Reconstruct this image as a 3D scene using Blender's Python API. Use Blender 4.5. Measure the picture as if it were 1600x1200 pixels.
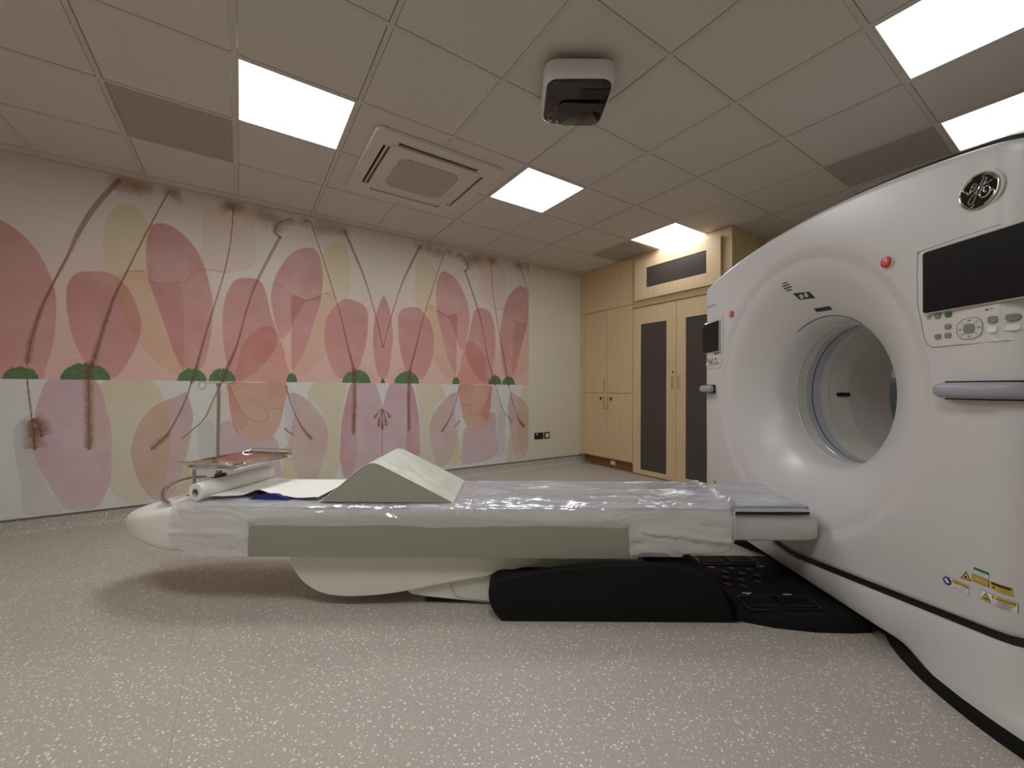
import bpy, bmesh, math, random
import numpy as np
from mathutils import Vector, Matrix

scene = bpy.context.scene
for o_ in list(bpy.data.objects):
    bpy.data.objects.remove(o_)
C = scene.collection

# ------------------------------------------------------------------ camera
CAM_Z = 1.06
YAW = 0.5868911          # the camera looks 33.6 degrees to the right of +Y
PITCH, ROLL = 0.009598, 0.006295
cam_data = bpy.data.cameras.new('camera')
cam_data.sensor_width = 36.0
cam_data.lens = 637.21 / 1600 * 36.0
cam_data.clip_start = 0.05
cam = bpy.data.objects.new('camera', cam_data)
C.objects.link(cam)
f = Vector((math.sin(YAW) * math.cos(PITCH), math.cos(YAW) * math.cos(PITCH), math.sin(PITCH)))
r0 = Vector((math.cos(YAW), -math.sin(YAW), 0))
u0 = r0.cross(f)
r = r0 * math.cos(ROLL) + u0 * math.sin(ROLL)
u = -r0 * math.sin(ROLL) + u0 * math.cos(ROLL)
m = Matrix.Identity(4)
for i_ in range(3):
    m[i_][0], m[i_][1], m[i_][2] = r[i_], u[i_], -f[i_]
m[2][3] = CAM_Z
cam.matrix_world = m
scene.camera = cam

# ------------------------------------------------------------------ light level
scene.view_settings.view_transform = 'Standard'
scene.view_settings.look = 'None'
scene.view_settings.gamma = 1.0
scene.view_settings.exposure = 1.58
scene.view_settings.use_curve_mapping = False
world = bpy.data.worlds.new('world')
scene.world = world
world.use_nodes = True
world.node_tree.nodes['Background'].inputs[0].default_value = (0.5, 0.52, 0.55, 1)
world.node_tree.nodes['Background'].inputs[1].default_value = 0.05
PANEL_GLOW = 6.2         # emission of the ceiling panels
scene.cycles.max_bounces = 10
scene.cycles.diffuse_bounces = 6
scene.cycles.sample_clamp_indirect = 4.0

# ------------------------------------------------------------------ materials
def s2l(c):
    return tuple(((x / 255) / 12.92 if x / 255 <= 0.04045 else ((x / 255 + 0.055) / 1.055) ** 2.4) for x in c)

def base_mat(name):
    mt = bpy.data.materials.new(name)
    mt.use_nodes = True
    nt = mt.node_tree
    return mt, nt, nt.nodes['Principled BSDF']

def N(nt, kind, **kw):
    n = nt.nodes.new(kind)
    for k, v in kw.items():
        setattr(n, k, v)
    return n

def mat(name, rgb, rough=0.5, metal=0.0, var=0.03, scale=12.0, bump=0.0, bscale=60.0, coat=0.0, spec=0.5):
    mt, nt, b = base_mat(name)
    tc = N(nt, 'ShaderNodeTexCoord')
    nz = N(nt, 'ShaderNodeTexNoise')
    nz.inputs['Scale'].default_value = scale
    nz.inputs['Detail'].default_value = 3
    nt.links.new(tc.outputs['Object'], nz.inputs['Vector'])
    mx = N(nt, 'ShaderNodeMix', data_type='RGBA')
    c = s2l(rgb)
    mx.inputs[6].default_value = tuple(x * (1 - var) for x in c) + (1,)
    mx.inputs[7].default_value = tuple(min(1, x * (1 + var)) for x in c) + (1,)
    nt.links.new(nz.outputs['Fac'], mx.inputs[0])
    nt.links.new(mx.outputs[2], b.inputs['Base Color'])
    b.inputs['Roughness'].default_value = rough
    b.inputs['Metallic'].default_value = metal
    b.inputs['Specular IOR Level'].default_value = spec
    if coat:
        b.inputs['Coat Weight'].default_value = coat
        b.inputs['Coat Roughness'].default_value = 0.08
    if bump:
        n2 = N(nt, 'ShaderNodeTexNoise')
        n2.inputs['Scale'].default_value = bscale
        n2.inputs['Detail'].default_value = 4
        nt.links.new(tc.outputs['Object'], n2.inputs['Vector'])
        bp = N(nt, 'ShaderNodeBump')
        bp.inputs['Strength'].default_value = bump
        bp.inputs['Distance'].default_value = 0.004
        nt.links.new(n2.outputs['Fac'], bp.inputs['Height'])
        nt.links.new(bp.outputs['Normal'], b.inputs['Normal'])
    return mt

def floor_mat():
    mt, nt, b = base_mat('speckled_vinyl')
    tc = N(nt, 'ShaderNodeTexCoord')
    # slow mottling of the base
    nz = N(nt, 'ShaderNodeTexNoise'); nz.inputs['Scale'].default_value = 220; nz.inputs['Detail'].default_value = 3
    nt.links.new(tc.outputs['Object'], nz.inputs['Vector'])
    cr = N(nt, 'ShaderNodeValToRGB')
    cr.color_ramp.elements[0].position = 0.35; cr.color_ramp.elements[0].color = s2l((168, 160, 150)) + (1,)
    cr.color_ramp.elements[1].position = 0.65; cr.color_ramp.elements[1].color = s2l((186, 178, 168)) + (1,)
    nt.links.new(nz.outputs['Fac'], cr.inputs[0])
    # flecks: short chips, warped so that they are not round
    wn = N(nt, 'ShaderNodeTexNoise'); wn.inputs['Scale'].default_value = 90; wn.inputs['Detail'].default_value = 2
    nt.links.new(tc.outputs['Object'], wn.inputs['Vector'])
    add = N(nt, 'ShaderNodeMix', data_type='RGBA', blend_type='LINEAR_LIGHT')
    add.inputs[0].default_value = 0.006
    nt.links.new(tc.outputs['Object'], add.inputs[6]); nt.links.new(wn.outputs['Color'], add.inputs[7])
    prev = cr.outputs[0]
    for sc, th, col, rnd in ((66, 0.22, (232, 227, 217), 0.28), (92, 0.19, (222, 216, 206), 0.4)):
        vo = N(nt, 'ShaderNodeTexVoronoi', feature='F1'); vo.inputs['Scale'].default_value = sc
        vo.inputs['Randomness'].default_value = 1.0
        nt.links.new(add.outputs[2], vo.inputs['Vector'])
        lt = N(nt, 'ShaderNodeMapRange'); lt.inputs['From Min'].default_value = th + .06; lt.inputs['From Max'].default_value = th - .02
        nt.links.new(vo.outputs['Distance'], lt.inputs['Value'])
        sp = N(nt, 'ShaderNodeSeparateColor'); nt.links.new(vo.outputs['Color'], sp.inputs[0])
        gt = N(nt, 'ShaderNodeMath', operation='GREATER_THAN'); gt.inputs[1].default_value = rnd
        nt.links.new(sp.outputs[0], gt.inputs[0])
        ml = N(nt, 'ShaderNodeMath', operation='MULTIPLY')
        nt.links.new(lt.outputs[0], ml.inputs[0]); nt.links.new(gt.outputs[0], ml.inputs[1])
        mx = N(nt, 'ShaderNodeMix', data_type='RGBA')
        nt.links.new(ml.outputs[0], mx.inputs[0]); nt.links.new(prev, mx.inputs[6])
        mx.inputs[7].default_value = s2l(col) + (1,)
        prev = mx.outputs[2]
    nt.links.new(prev, b.inputs['Base Color'])
    b.inputs['Roughness'].default_value = 0.42
    b.inputs['Specular IOR Level'].default_value = 0.35
    bp = N(nt, 'ShaderNodeBump'); bp.inputs['Strength'].default_value = 0.15; bp.inputs['Distance'].default_value = 0.001
    nt.links.new(nz.outputs['Fac'], bp.inputs['Height']); nt.links.new(bp.outputs['Normal'], b.inputs['Normal'])
    return mt

def wood_mat(name, a, c, rough=0.45):
    mt, nt, b = base_mat(name)
    tc = N(nt, 'ShaderNodeTexCoord')
    mp = N(nt, 'ShaderNodeMapping'); mp.inputs['Scale'].default_value = (60, 60, 1.6)
    nt.links.new(tc.outputs['Object'], mp.inputs['Vector'])
    nz = N(nt, 'ShaderNodeTexNoise'); nz.inputs['Scale'].default_value = 1.6; nz.inputs['Detail'].default_value = 5; nz.inputs['Distortion'].default_value = 0.3
    nt.links.new(mp.outputs[0], nz.inputs['Vector'])
    cr = N(nt, 'ShaderNodeValToRGB')
    cr.color_ramp.elements[0].position = 0.3; cr.color_ramp.elements[0].color = s2l(a) + (1,)
    cr.color_ramp.elements[1].position = 0.7; cr.color_ramp.elements[1].color = s2l(c) + (1,)
    nt.links.new(nz.outputs['Fac'], cr.inputs[0]); nt.links.new(cr.outputs[0], b.inputs['Base Color'])
    b.inputs['Roughness'].default_value = rough
    return mt

def perforated_mat(name, rgb, dark, pitch, rad, rough=0.5):
    """Round holes on a square pitch, in the object's own x and y."""
    mt, nt, b = base_mat(name)
    tc = N(nt, 'ShaderNodeTexCoord')
    sp = N(nt, 'ShaderNodeSeparateXYZ'); nt.links.new(tc.outputs['Object'], sp.inputs[0])
    sq = []
    for k in (0, 1):
        pp = N(nt, 'ShaderNodeMath', operation='PINGPONG'); pp.inputs[1].default_value = pitch / 2
        nt.links.new(sp.outputs[k], pp.inputs[0])
        p2 = N(nt, 'ShaderNodeMath', operation='POWER'); p2.inputs[1].default_value = 2
        nt.links.new(pp.outputs[0], p2.inputs[0]); sq.append(p2)
    ad = N(nt, 'ShaderNodeMath', operation='ADD')
    nt.links.new(sq[0].outputs[0], ad.inputs[0]); nt.links.new(sq[1].outputs[0], ad.inputs[1])
    lt = N(nt, 'ShaderNodeMath', operation='LESS_THAN'); lt.inputs[1].default_value = rad * rad
    nt.links.new(ad.outputs[0], lt.inputs[0])
    mx = N(nt, 'ShaderNodeMix', data_type='RGBA')
    mx.inputs[6].default_value = s2l(rgb) + (1,); mx.inputs[7].default_value = s2l(dark) + (1,)
    nt.links.new(lt.outputs[0], mx.inputs[0]); nt.links.new(mx.outputs[2], b.inputs['Base Color'])
    b.inputs['Roughness'].default_value = rough
    return mt

def glow_mat(name, rgb, strength):
    mt, nt, b = base_mat(name)
    b.inputs['Base Color'].default_value = s2l(rgb) + (1,)
    b.inputs['Emission Color'].default_value = s2l(rgb) + (1,)
    b.inputs['Emission Strength'].default_value = strength
    return mt

def foil_mat():
    mt, nt, b = base_mat('clear_silvery_plastic')
    tc = N(nt, 'ShaderNodeTexCoord')
    b.inputs['Base Color'].default_value = s2l((238, 238, 241)) + (1,)
    b.inputs['Alpha'].default_value = 0.62
    b.inputs['Metallic'].default_value = 0.4
    b.inputs['Roughness'].default_value = 0.22
    b.inputs['Coat Weight'].default_value = 0.35
    b.inputs['Coat Roughness'].default_value = 0.1
    mp = N(nt, 'ShaderNodeMapping'); mp.inputs['Scale'].default_value = (1.8, 4.0, 4.0); mp.inputs['Rotation'].default_value = (0, 0, 0.35)
    nt.links.new(tc.outputs['Object'], mp.inputs['Vector'])
    n1 = N(nt, 'ShaderNodeTexNoise'); n1.inputs['Scale'].default_value = 1.6; n1.inputs['Detail'].default_value = 3; n1.inputs['Distortion'].default_value = 1.2
    nt.links.new(mp.outputs[0], n1.inputs['Vector'])
    bp = N(nt, 'ShaderNodeBump'); bp.inputs['Strength'].default_value = 0.75; bp.inputs['Distance'].default_value = 0.05
    nt.links.new(n1.outputs['Fac'], bp.inputs['Height']); nt.links.new(bp.outputs['Normal'], b.inputs['Normal'])
    return mt

def tile_cloth_mat():
    """pale patterned vinyl of the cushion top"""
    mt, nt, b = base_mat('pale_patterned_vinyl')
    tc = N(nt, 'ShaderNodeTexCoord')
    vo = N(nt, 'ShaderNodeTexVoronoi', feature='F1', distance='CHEBYCHEV'); vo.inputs['Scale'].default_value = 16
    nt.links.new(tc.outputs['Object'], vo.inputs['Vector'])
    sp = N(nt, 'ShaderNodeSeparateColor'); nt.links.new(vo.outputs['Color'], sp.inputs[0])
    mx = N(nt, 'ShaderNodeMix', data_type='RGBA')
    mx.inputs[6].default_value = s2l((196, 200, 186)) + (1,); mx.inputs[7].default_value = s2l((212, 215, 203)) + (1,)
    nt.links.new(sp.outputs[0], mx.inputs[0]); nt.links.new(mx.outputs[2], b.inputs['Base Color'])
    b.inputs['Roughness'].default_value = 0.45
    return mt

def attr_mat(name, attr, rough):
    mt, nt, b = base_mat(name)
    at = N(nt, 'ShaderNodeAttribute', attribute_name=attr)
    tc = N(nt, 'ShaderNodeTexCoord')
    mp = N(nt, 'ShaderNodeMapping'); mp.inputs['Scale'].default_value = (18, 18, 420)
    nt.links.new(tc.outputs['Object'], mp.inputs['Vector'])
    nz = N(nt, 'ShaderNodeTexNoise'); nz.inputs['Scale'].default_value = 1.0; nz.inputs['Detail'].default_value = 2
    nt.links.new(mp.outputs[0], nz.inputs['Vector'])
    mr = N(nt, 'ShaderNodeMapRange'); mr.inputs['To Min'].default_value = 0.9; mr.inputs['To Max'].default_value = 1.1
    nt.links.new(nz.outputs['Fac'], mr.inputs['Value'])
    mx = N(nt, 'ShaderNodeVectorMath', operation='SCALE')
    nt.links.new(at.outputs['Color'], mx.inputs[0]); nt.links.new(mr.outputs[0], mx.inputs['Scale'])
    nt.links.new(mx.outputs[0], b.inputs['Base Color'])
    b.inputs['Roughness'].default_value = rough
    return mt

M = {
    'floor': floor_mat(),
    'wall': mat('beige_wall_paint', (214, 207, 188), 0.7, var=0.01, bump=0.1, bscale=180),
    'ceiling': mat('ceiling_tile', (204, 198, 190), 0.9, var=0.012, scale=60, bump=0.25, bscale=400),
    'tbar': mat('white_ceiling_bar', (196, 190, 181), 0.55, var=0.01),
    'dark_gap': mat('dark_gap', (70, 66, 62), 0.8),
    'wood': wood_mat('pale_oak', (202, 177, 138), (215, 192, 153)),
    'wood_edge': wood_mat('pale_oak_edge', (190, 160, 116), (202, 172, 128)),
    'plinth': wood_mat('brown_plinth', (120, 76, 44), (140, 92, 56), 0.35),
    'smoke_glass': mat('smoked_glass', (72, 67, 62), 0.2, var=0.02, spec=0.5),
    'metal': mat('brushed_steel', (190, 188, 184), 0.28, 1.0, var=0.04),
    'chrome': mat('polished_steel', (222, 220, 216), 0.1, 1.0, var=0.02),
    'brass': mat('brass', (178, 140, 70), 0.3, 1.0),
    'black': mat('black_plastic', (20, 19, 18), 0.5),
    'black_gloss': mat('black_gloss', (10, 10, 10), 0.08, coat=0.5),
    'screen_black': mat('screen_black', (12, 11, 9), 0.4, spec=0.2),
    'mattress': mat('blue_grey_mattress', (146, 153, 174), 0.5),
    'black_matt': mat('black_matt_cover', (17, 17, 18), 0.75, spec=0.25),
    'white_gantry': mat('white_machine_cover', (204, 201, 200), 0.32, var=0.006, scale=3),
    'white_table': mat('white_table_cover', (232, 231, 225), 0.38, var=0.006, scale=3),
    'cream': mat('cream_lift_cover', (222, 222, 212), 0.45, var=0.01),
    'rim_grey': mat('grey_line', (150, 148, 146), 0.5),
    'bore_clear': mat('bore_window_grey', (176, 182, 192), 0.15, var=0.01, coat=0.5),
    'bore_white': mat('bore_white', (205, 202, 197), 0.25, var=0.005),
    'foil': foil_mat(),
    'olive': mat('grey_green_vinyl', (150, 149, 137), 0.6, var=0.02, bump=0.06, bscale=30),
    'cush_side': mat('grey_green_cushion_side', (160, 160, 146), 0.65, var=0.02),
    'cush_top': tile_cloth_mat(),
    'paper': mat('white_paper', (236, 234, 228), 0.85, var=0.01),
    'blue': mat('deep_blue_fabric', (22, 28, 110), 0.6, var=0.05),
    'red': mat('red_button', (196, 44, 56), 0.35),
    'green': mat('green_button', (30, 112, 48), 0.4),
    'button': mat('grey_button', (128, 128, 122), 0.45),
    'button_ring': mat('pale_button', (200, 198, 192), 0.45),
    'panel_grey': mat('control_panel_grey', (206, 203, 196), 0.4),
    'handle_grey': mat('grey_grip', (158, 156, 166), 0.35),
    'lens': mat('clear_lens', (186, 186, 182), 0.1, coat=0.6),
    'yellow': mat('yellow_label', (206, 176, 40), 0.5),
    'lab_white': mat('white_label', (226, 222, 224), 0.5),
    'lab_green': mat('green_label', (28, 120, 90), 0.5),
    'lab_blue': mat('blue_label', (36, 40, 110), 0.5),
    'ink': mat('dark_ink', (48, 44, 40), 0.6),
    'ink_grey': mat('grey_ink', (120, 118, 122), 0.6),
    'vent': perforated_mat('perforated_vent', (176, 169, 161), (126, 121, 116), 0.012, 0.0038, 0.7),
    'grille': perforated_mat('perforated_grille', (206, 200, 190), (70, 66, 62), 0.0135, 0.0046, 0.6),
    'ac': mat('white_ac_panel', (206, 199, 189), 0.45, var=0.01),
    'glow': glow_mat('lit_diffuser', (247, 249, 251), PANEL_GLOW),
    'glow_mid': glow_mat('lit_diffuser_mid', (247, 249, 251), PANEL_GLOW * 0.42),
    'glow_low': glow_mat('lit_diffuser_low', (247, 249, 251), PANEL_GLOW * 0.22),
    'led': glow_mat('blue_led', (60, 120, 255), 6.0),
    'cap': mat('grey_cap_strip', (104, 100, 98), 0.5),
    'trolley': mat('grey_blue_panel', (128, 142, 146), 0.4),
}

# ------------------------------------------------------------------ mesh helpers
def add_box(bm, x0, x1, y0, y1, z0, z1, bev=0.0, seg=2):
    vs = [bm.verts.new((x, y, z)) for z in (z0, z1) for y in (y0, y1) for x in (x0, x1)]
    fs = [bm.faces.new([vs[k] for k in q]) for q in ((0, 2, 3, 1), (4, 5, 7, 6), (0, 1, 5, 4), (2, 6, 7, 3), (0, 4, 6, 2), (1, 3, 7, 5))]
    if bev:
        es = list({e for q in fs for e in q.edges})
        bmesh.ops.bevel(bm, geom=es, offset=bev, segments=seg, profile=0.5, affect='EDGES')
    return bm

def box(x0, x1, y0, y1, z0, z1, bev=0.0, seg=2):
    return add_box(bmesh.new(), x0, x1, y0, y1, z0, z1, bev, seg)

def smooth_path(pts, n=8, closed=False):
    P = [Vector(p) for p in pts]
    out = []
    L = len(P)
    rng = range(L) if closed else range(L - 1)
    for i in rng:
        if closed:
            a, b_, c, d = P[(i - 1) % L], P[i], P[(i + 1) % L], P[(i + 2) % L]
        else:
            a, b_, c, d = P[max(i - 1, 0)], P[i], P[i + 1], P[min(i + 2, L - 1)]
        for k in range(n):
            t = k / n
            out.append(0.5 * ((2 * b_) + (c - a) * t + (2 * a - 5 * b_ + 4 * c - d) * t * t + (3 * b_ - a - 3 * c + d) * t ** 3))
    if not closed:
        out.append(P[-1].copy())
    return out

def add_tube(bm, pts, rad, seg=10, cap=True):
    P = [Vector(p) for p in pts]
    rings = []
    prev_n = None
    for i, p in enumerate(P):
        t = (P[min(i + 1, len(P) - 1)] - P[max(i - 1, 0)]).normalized()
        if prev_n is None:
            ref = Vector((0, 0, 1)) if abs(t.z) < 0.9 else Vector((1, 0, 0))
            n = t.cross(ref).normalized()
        else:
            n = (prev_n - t * prev_n.dot(t)).normalized()
        prev_n = n
        b_ = t.cross(n)
        rr = rad[i] if isinstance(rad, (list, tuple)) else rad
        rings.append([bm.verts.new(p + (n * math.cos(a) + b_ * math.sin(a)) * rr) for a in [2 * math.pi * k / seg for k in range(seg)]])
    for a, b_ in zip(rings, rings[1:]):
        for k in range(seg):
            bm.faces.new((a[k], a[(k + 1) % seg], b_[(k + 1) % seg], b_[k]))
    if cap:
        bm.faces.new(rings[0][::-1]); bm.faces.new(rings[-1])
    return bm

def tube(pts, rad, seg=10, cap=True):
    return add_tube(bmesh.new(), pts, rad, seg, cap)

def add_prism(bm, poly, axis, a, b_, bev=0.0, seg=2):
    """poly: 2D outline; axis 0/1/2 is the direction it is pushed along from a to b_."""
    def put(p, h):
        if axis == 0: return (h, p[0], p[1])
        if axis == 1: return (p[0], h, p[1])
        return (p[0], p[1], h)
    A = [bm.verts.new(put(p, a)) for p in poly]
    B = [bm.verts.new(put(p, b_)) for p in poly]
    n = len(poly)
    f1 = bm.faces.new(A); f2 = bm.faces.new(B[::-1])
    for k in range(n):
        bm.faces.new((A[k], B[k], B[(k + 1) % n], A[(k + 1) % n]))
    if bev:
        bmesh.ops.bevel(bm, geom=list(f1.edges) + list(f2.edges), offset=bev, segments=seg, profile=0.5, affect='EDGES')
    return bm

def prism(poly, axis, a, b_, bev=0.0, seg=2):
    return add_prism(bmesh.new(), poly, axis, a, b_, bev, seg)

def rrect(x0, x1, y0, y1, rr, n=6):
    out = []
    for cx, cy, a0 in ((x1 - rr, y1 - rr, 0), (x0 + rr, y1 - rr, 90), (x0 + rr, y0 + rr, 180), (x1 - rr, y0 + rr, 270)):
        for k in range(n + 1):
            a = math.radians(a0 + 90 * k / n)
            out.append((cx + rr * math.cos(a), cy + rr * math.sin(a)))
    return out

def circle(cx, cy, rr, n=32):
    return [(cx + rr * math.cos(2 * math.pi * k / n), cy + rr * math.sin(2 * math.pi * k / n)) for k in range(n)]

def grid_mesh(rows, closed_u=False, closed_v=False, bm=None):
    """rows: list of rows of points"""
    bm = bm or bmesh.new()
    V = [[bm.verts.new(p) for p in row] for row in rows]
    nr, nc = len(V), len(V[0])
    for i in range(nr if closed_v else nr - 1):
        for j in range(nc if closed_u else nc - 1):
            q = (V[i][j], V[i][(j + 1) % nc], V[(i + 1) % nr][(j + 1) % nc], V[(i + 1) % nr][j])
            bm.faces.new(q)
    return bm

def obj(name, bm, material, parent=None, smooth=None, origin=None):
    """links the bmesh as one object. Geometry under a parent is given in the parent's frame offset."""
    bmesh.ops.recalc_face_normals(bm, faces=bm.faces)
    me = bpy.data.meshes.new(name)
    bm.to_mesh(me); bm.free()
    o = bpy.data.objects.new(name, me)
    C.objects.link(o)
    me.materials.append(M[material] if isinstance(material, str) else material)
    off = None
    if parent is not None:
        o.parent = parent
        off = parent.get('_off')
        p = parent
        while off is None and p.parent is not None:
            p = p.parent; off = p.get('_off')
        if off is not None:
            me.transform(Matrix.Translation(-Vector(off)))
    if origin is not None:
        me.transform(Matrix.Translation(-Vector(origin)))
        o.location = origin
    if smooth:
        me.polygons.foreach_set('use_smooth', [True] * len(me.polygons))
        if smooth < 180:
            try:
                me.set_sharp_from_angle(angle=math.radians(smooth))
            except Exception:
                pass
    return o

def tag(o, label=None, cat=None, group=None, kind=None):
    if label: o['label'] = label
    if cat: o['category'] = cat
    if group: o['group'] = group
    if kind: o['kind'] = kind
    return o

def thing(name, label, cat, at=(0, 0, 0), scanner=False, group=None):
    """Empty at the base. With scanner=True coordinates are (along table, across, up) of the scanner's own axes."""
    e = bpy.data.objects.new(name, None)
    C.objects.link(e)
    e.empty_display_size = 0.1
    if scanner:
        s, d, z = at
        e.location = (s * math.cos(YAW) + d * math.sin(YAW), -s * math.sin(YAW) + d * math.cos(YAW), z)
        e.rotation_euler = (0, 0, -YAW)
    else:
        e.location = at
    e['_off'] = list(at)
    tag(e, label, cat, group)
    return e

def single(name, bm, material, label, cat, at, scanner=False, group=None, smooth=None):
    """A thing that is one mesh."""
    bmesh.ops.recalc_face_normals(bm, faces=bm.faces)
    me = bpy.data.meshes.new(name); bm.to_mesh(me); bm.free()
    me.transform(Matrix.Translation(-Vector(at)))
    o = bpy.data.objects.new(name, me); C.objects.link(o)
    me.materials.append(M[material])
    if scanner:
        s, d, z = at
        o.location = (s * math.cos(YAW) + d * math.sin(YAW), -s * math.sin(YAW) + d * math.cos(YAW), z)
        o.rotation_euler = (0, 0, -YAW)
    else:
        o.location = at
    if smooth:
        me.polygons.foreach_set('use_smooth', [True] * len(me.polygons))
        if smooth < 180: me.set_sharp_from_angle(angle=math.radians(smooth))
    tag(o, label, cat, group)
    return o

def struct(name, bm, material, parent=None):
    o = obj(name, bm, material, parent)
    if parent is None: o['kind'] = 'structure'
    return o

def text_bm(txt, size, place, depth=0.0006):
    """text as mesh; place maps (x, y, h) of the flat lettering to space"""
    cu = bpy.data.curves.new('lettering', 'FONT')
    cu.body = txt; cu.size = size; cu.extrude = depth; cu.align_x = 'LEFT'
    to = bpy.data.objects.new('lettering', cu); C.objects.link(to)
    bpy.context.view_layer.update()
    me = bpy.data.meshes.new_from_object(to)
    bm = bmesh.new(); bm.from_mesh(me)
    for v in bm.verts:
        v.co = Vector(place(v.co.x, v.co.y, v.co.z))
    bpy.data.objects.remove(to); bpy.data.meshes.remove(me); bpy.data.curves.remove(cu)
    return bm

# ================================================================== THE ROOM
ROOF = 2.704
XL, XR, YB, YF = -2.3, 4.75, -1.7, 4.36
TX0, TY0, T = -1.247, 0.642, 0.6            # origin of the ceiling grid
struct('floor', box(XL - .1, XR + .1, YB - .1, YF + .1, -0.1, 0.0), 'floor')
struct('wall_front', box(XL - .1, XR + .1, YF, YF + .1, 0, ROOF + .1), 'wall')
struct('wall_right', box(XR, XR + .1, YB, YF, 0, ROOF + .1), 'wall')
struct('wall_left', box(XL - .1, XL, YB, YF, 0, ROOF + .1), 'wall')
struct('wall_back', box(XL - .1, XR + .1, YB - .1, YB, 0, ROOF + .1), 'wall')

def skirting(side):
    h = 0.098
    if side == 'front':
        prof = [(YF, h), (YF - .006, h), (YF - .007, .05), (YF - .014, .02), (YF - .032, .005), (YF - .055, .0006), (YF, .0006)]
        b_ = prism(prof, 0, XL, 4.1); c = box(XL, 4.1, YF - .011, YF, h, h + .009)
    elif side == 'left':
        prof = [(XL, h), (XL + .006, h), (XL + .007, .05), (XL + .014, .02), (XL + .032, .005), (XL + .055, .0006), (XL, .0006)]
        b_ = prism(prof, 1, YB, YF); c = box(XL, XL + .011, YB, YF, h, h + .009)
    else:
        prof = [(XR, h), (XR - .006, h), (XR - .007, .05), (XR - .014, .02), (XR - .032, .005), (XR - .055, .0006), (XR, .0006)]
        b_ = prism(prof, 1, YB, 2.19); c = box(XR - .011, XR, YB, 2.19, h, h + .009)
    o = struct('baseboard_' + side, b_, 'floor')
    obj('cap_strip', c, 'cap', o)
for sd in ('front', 'left', 'right'):
    skirting(sd)
# welded seam of the vinyl sheet
struct('trim_1', box(-.1615, -.1585, YB, YF - .05, 0.0, 0.0006), mat('floor_weld', (160, 152, 143), 0.5))

# suspended ceiling: tiles, bars; panels of light, vents and the cassette sit in its grid
LIGHTS = [(2, 3), (5, 3), (8, 3), (6, -1), (8, -1), (2, -1), (0, 1)]  # the last two are unseen panels, added to fill the room with light
VENTS = [(1, 4), (8, 0), (8, 4)]
bm = bmesh.new()
i0, i1, j0, j1 = -2, 10, -4, 6
for i in range(i0, i1):
    for j in range(j0, j1 + 1):
        if (i, j) in LIGHTS: continue
        x0, x1 = max(TX0 + i * T, XL), min(TX0 + (i + 1) * T, XR)
        y0, y1 = max(TY0 + j * T, YB), min(TY0 + (j + 1) * T, YF)
        if x1 - x0 < .03 or y1 - y0 < .03: continue
        add_box(bm, x0 + .0155, x1 - .0155, y0 + .0142, y1 - .0142, ROOF + .003, ROOF + .02)
ceil = struct('ceiling', bm, 'ceiling')
bm = bmesh.new(); gm = bmesh.new()
for i in range(i0, i1 + 1):
    x = TX0 + i * T
    if not (XL < x < XR): continue
    wv = 0.014 if i % 2 == 0 else 0.012
    add_box(bm, x - wv, x + wv, YB, YF, ROOF, ROOF + .03)
for j in range(j0, j1 + 1):
    y = TY0 + j * T
    if not (YB < y < YF): continue
    add_box(bm, XL, XR, y - .012, y + .012, ROOF + .0004, ROOF + .03)
add_box(bm, XL, XR, YF - .022, YF, ROOF - .0005, ROOF + .03)
add_box(bm, XL, XL + .022, YB, YF, ROOF - .0005, ROOF + .03)
obj('ceiling_grid', bm, 'tbar', ceil)
obj('ceiling_deck', box(XL, XR, YB, YF, ROOF + .12, ROOF + .14), 'dark_gap', ceil)

def lamp_panel(i, j, label):
    x0, y0 = TX0 + i * T, TY0 + j * T
    t = thing('ceiling_light', label, 'ceiling light', (x0 + T / 2, y0 + T / 2, ROOF), group='lit square panels in the ceiling')
    bm = bmesh.new()
    for a in ((.012, .022, .012, T - .012), (T - .022, T - .012, .012, T - .012), (.022, T - .022, .012, .022), (.022, T - .022, T - .022, T - .012)):
        add_box(bm, x0 + a[0], x0 + a[1], y0 + a[2], y0 + a[3], ROOF + .0012, ROOF + .03)
    obj('frame', bm, 'tbar', t)
    xe = min(x0 + T - .02, 4.097)
    obj('diffuser', box(x0 + .02, xe, y0 + .02, y0 + T - .02, ROOF + .006, ROOF + .02), 'glow_low' if (j == -1 and i > 3) else ('glow_mid' if i == 8 else 'glow'), t)
LL = ['lit square ceiling panel left of the air conditioner, above the mural', 'lit square ceiling panel right of the air conditioner and below the ceiling camera',
      'lit square ceiling panel touching the top of the wooden cupboards', 'lit ceiling panel cut by the top edge of the photo, upper right',
      'lit ceiling panel above the top edge of the scanner at the right', 'added unseen lit ceiling panel behind the viewer on the mural side', 'added unseen lit ceiling panel overhead near the left wall']
for (i, j), l in zip(LIGHTS, LL):
    lamp_panel(i, j, l)
VL = ['grey perforated ceiling tile left of the lit panel above the mural', 'grey perforated ceiling tile just above the top of the scanner', 'small grey perforated ceiling tile against the wooden cupboards']
for (i, j), l in zip(VENTS, VL):
    x0, y0 = TX0 + i * T, TY0 + j * T
    x1 = min(x0 + T - .016, 4.097)
    single('ceiling_vent', box(x0 + .016, x1, y0 + .016, y0 + T - .016, ROOF + .0008, ROOF + .0036), 'vent', l, 'vent', (x0 + T / 2, y0 + T / 2, ROOF), group='perforated metal tiles in the ceiling')

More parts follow.
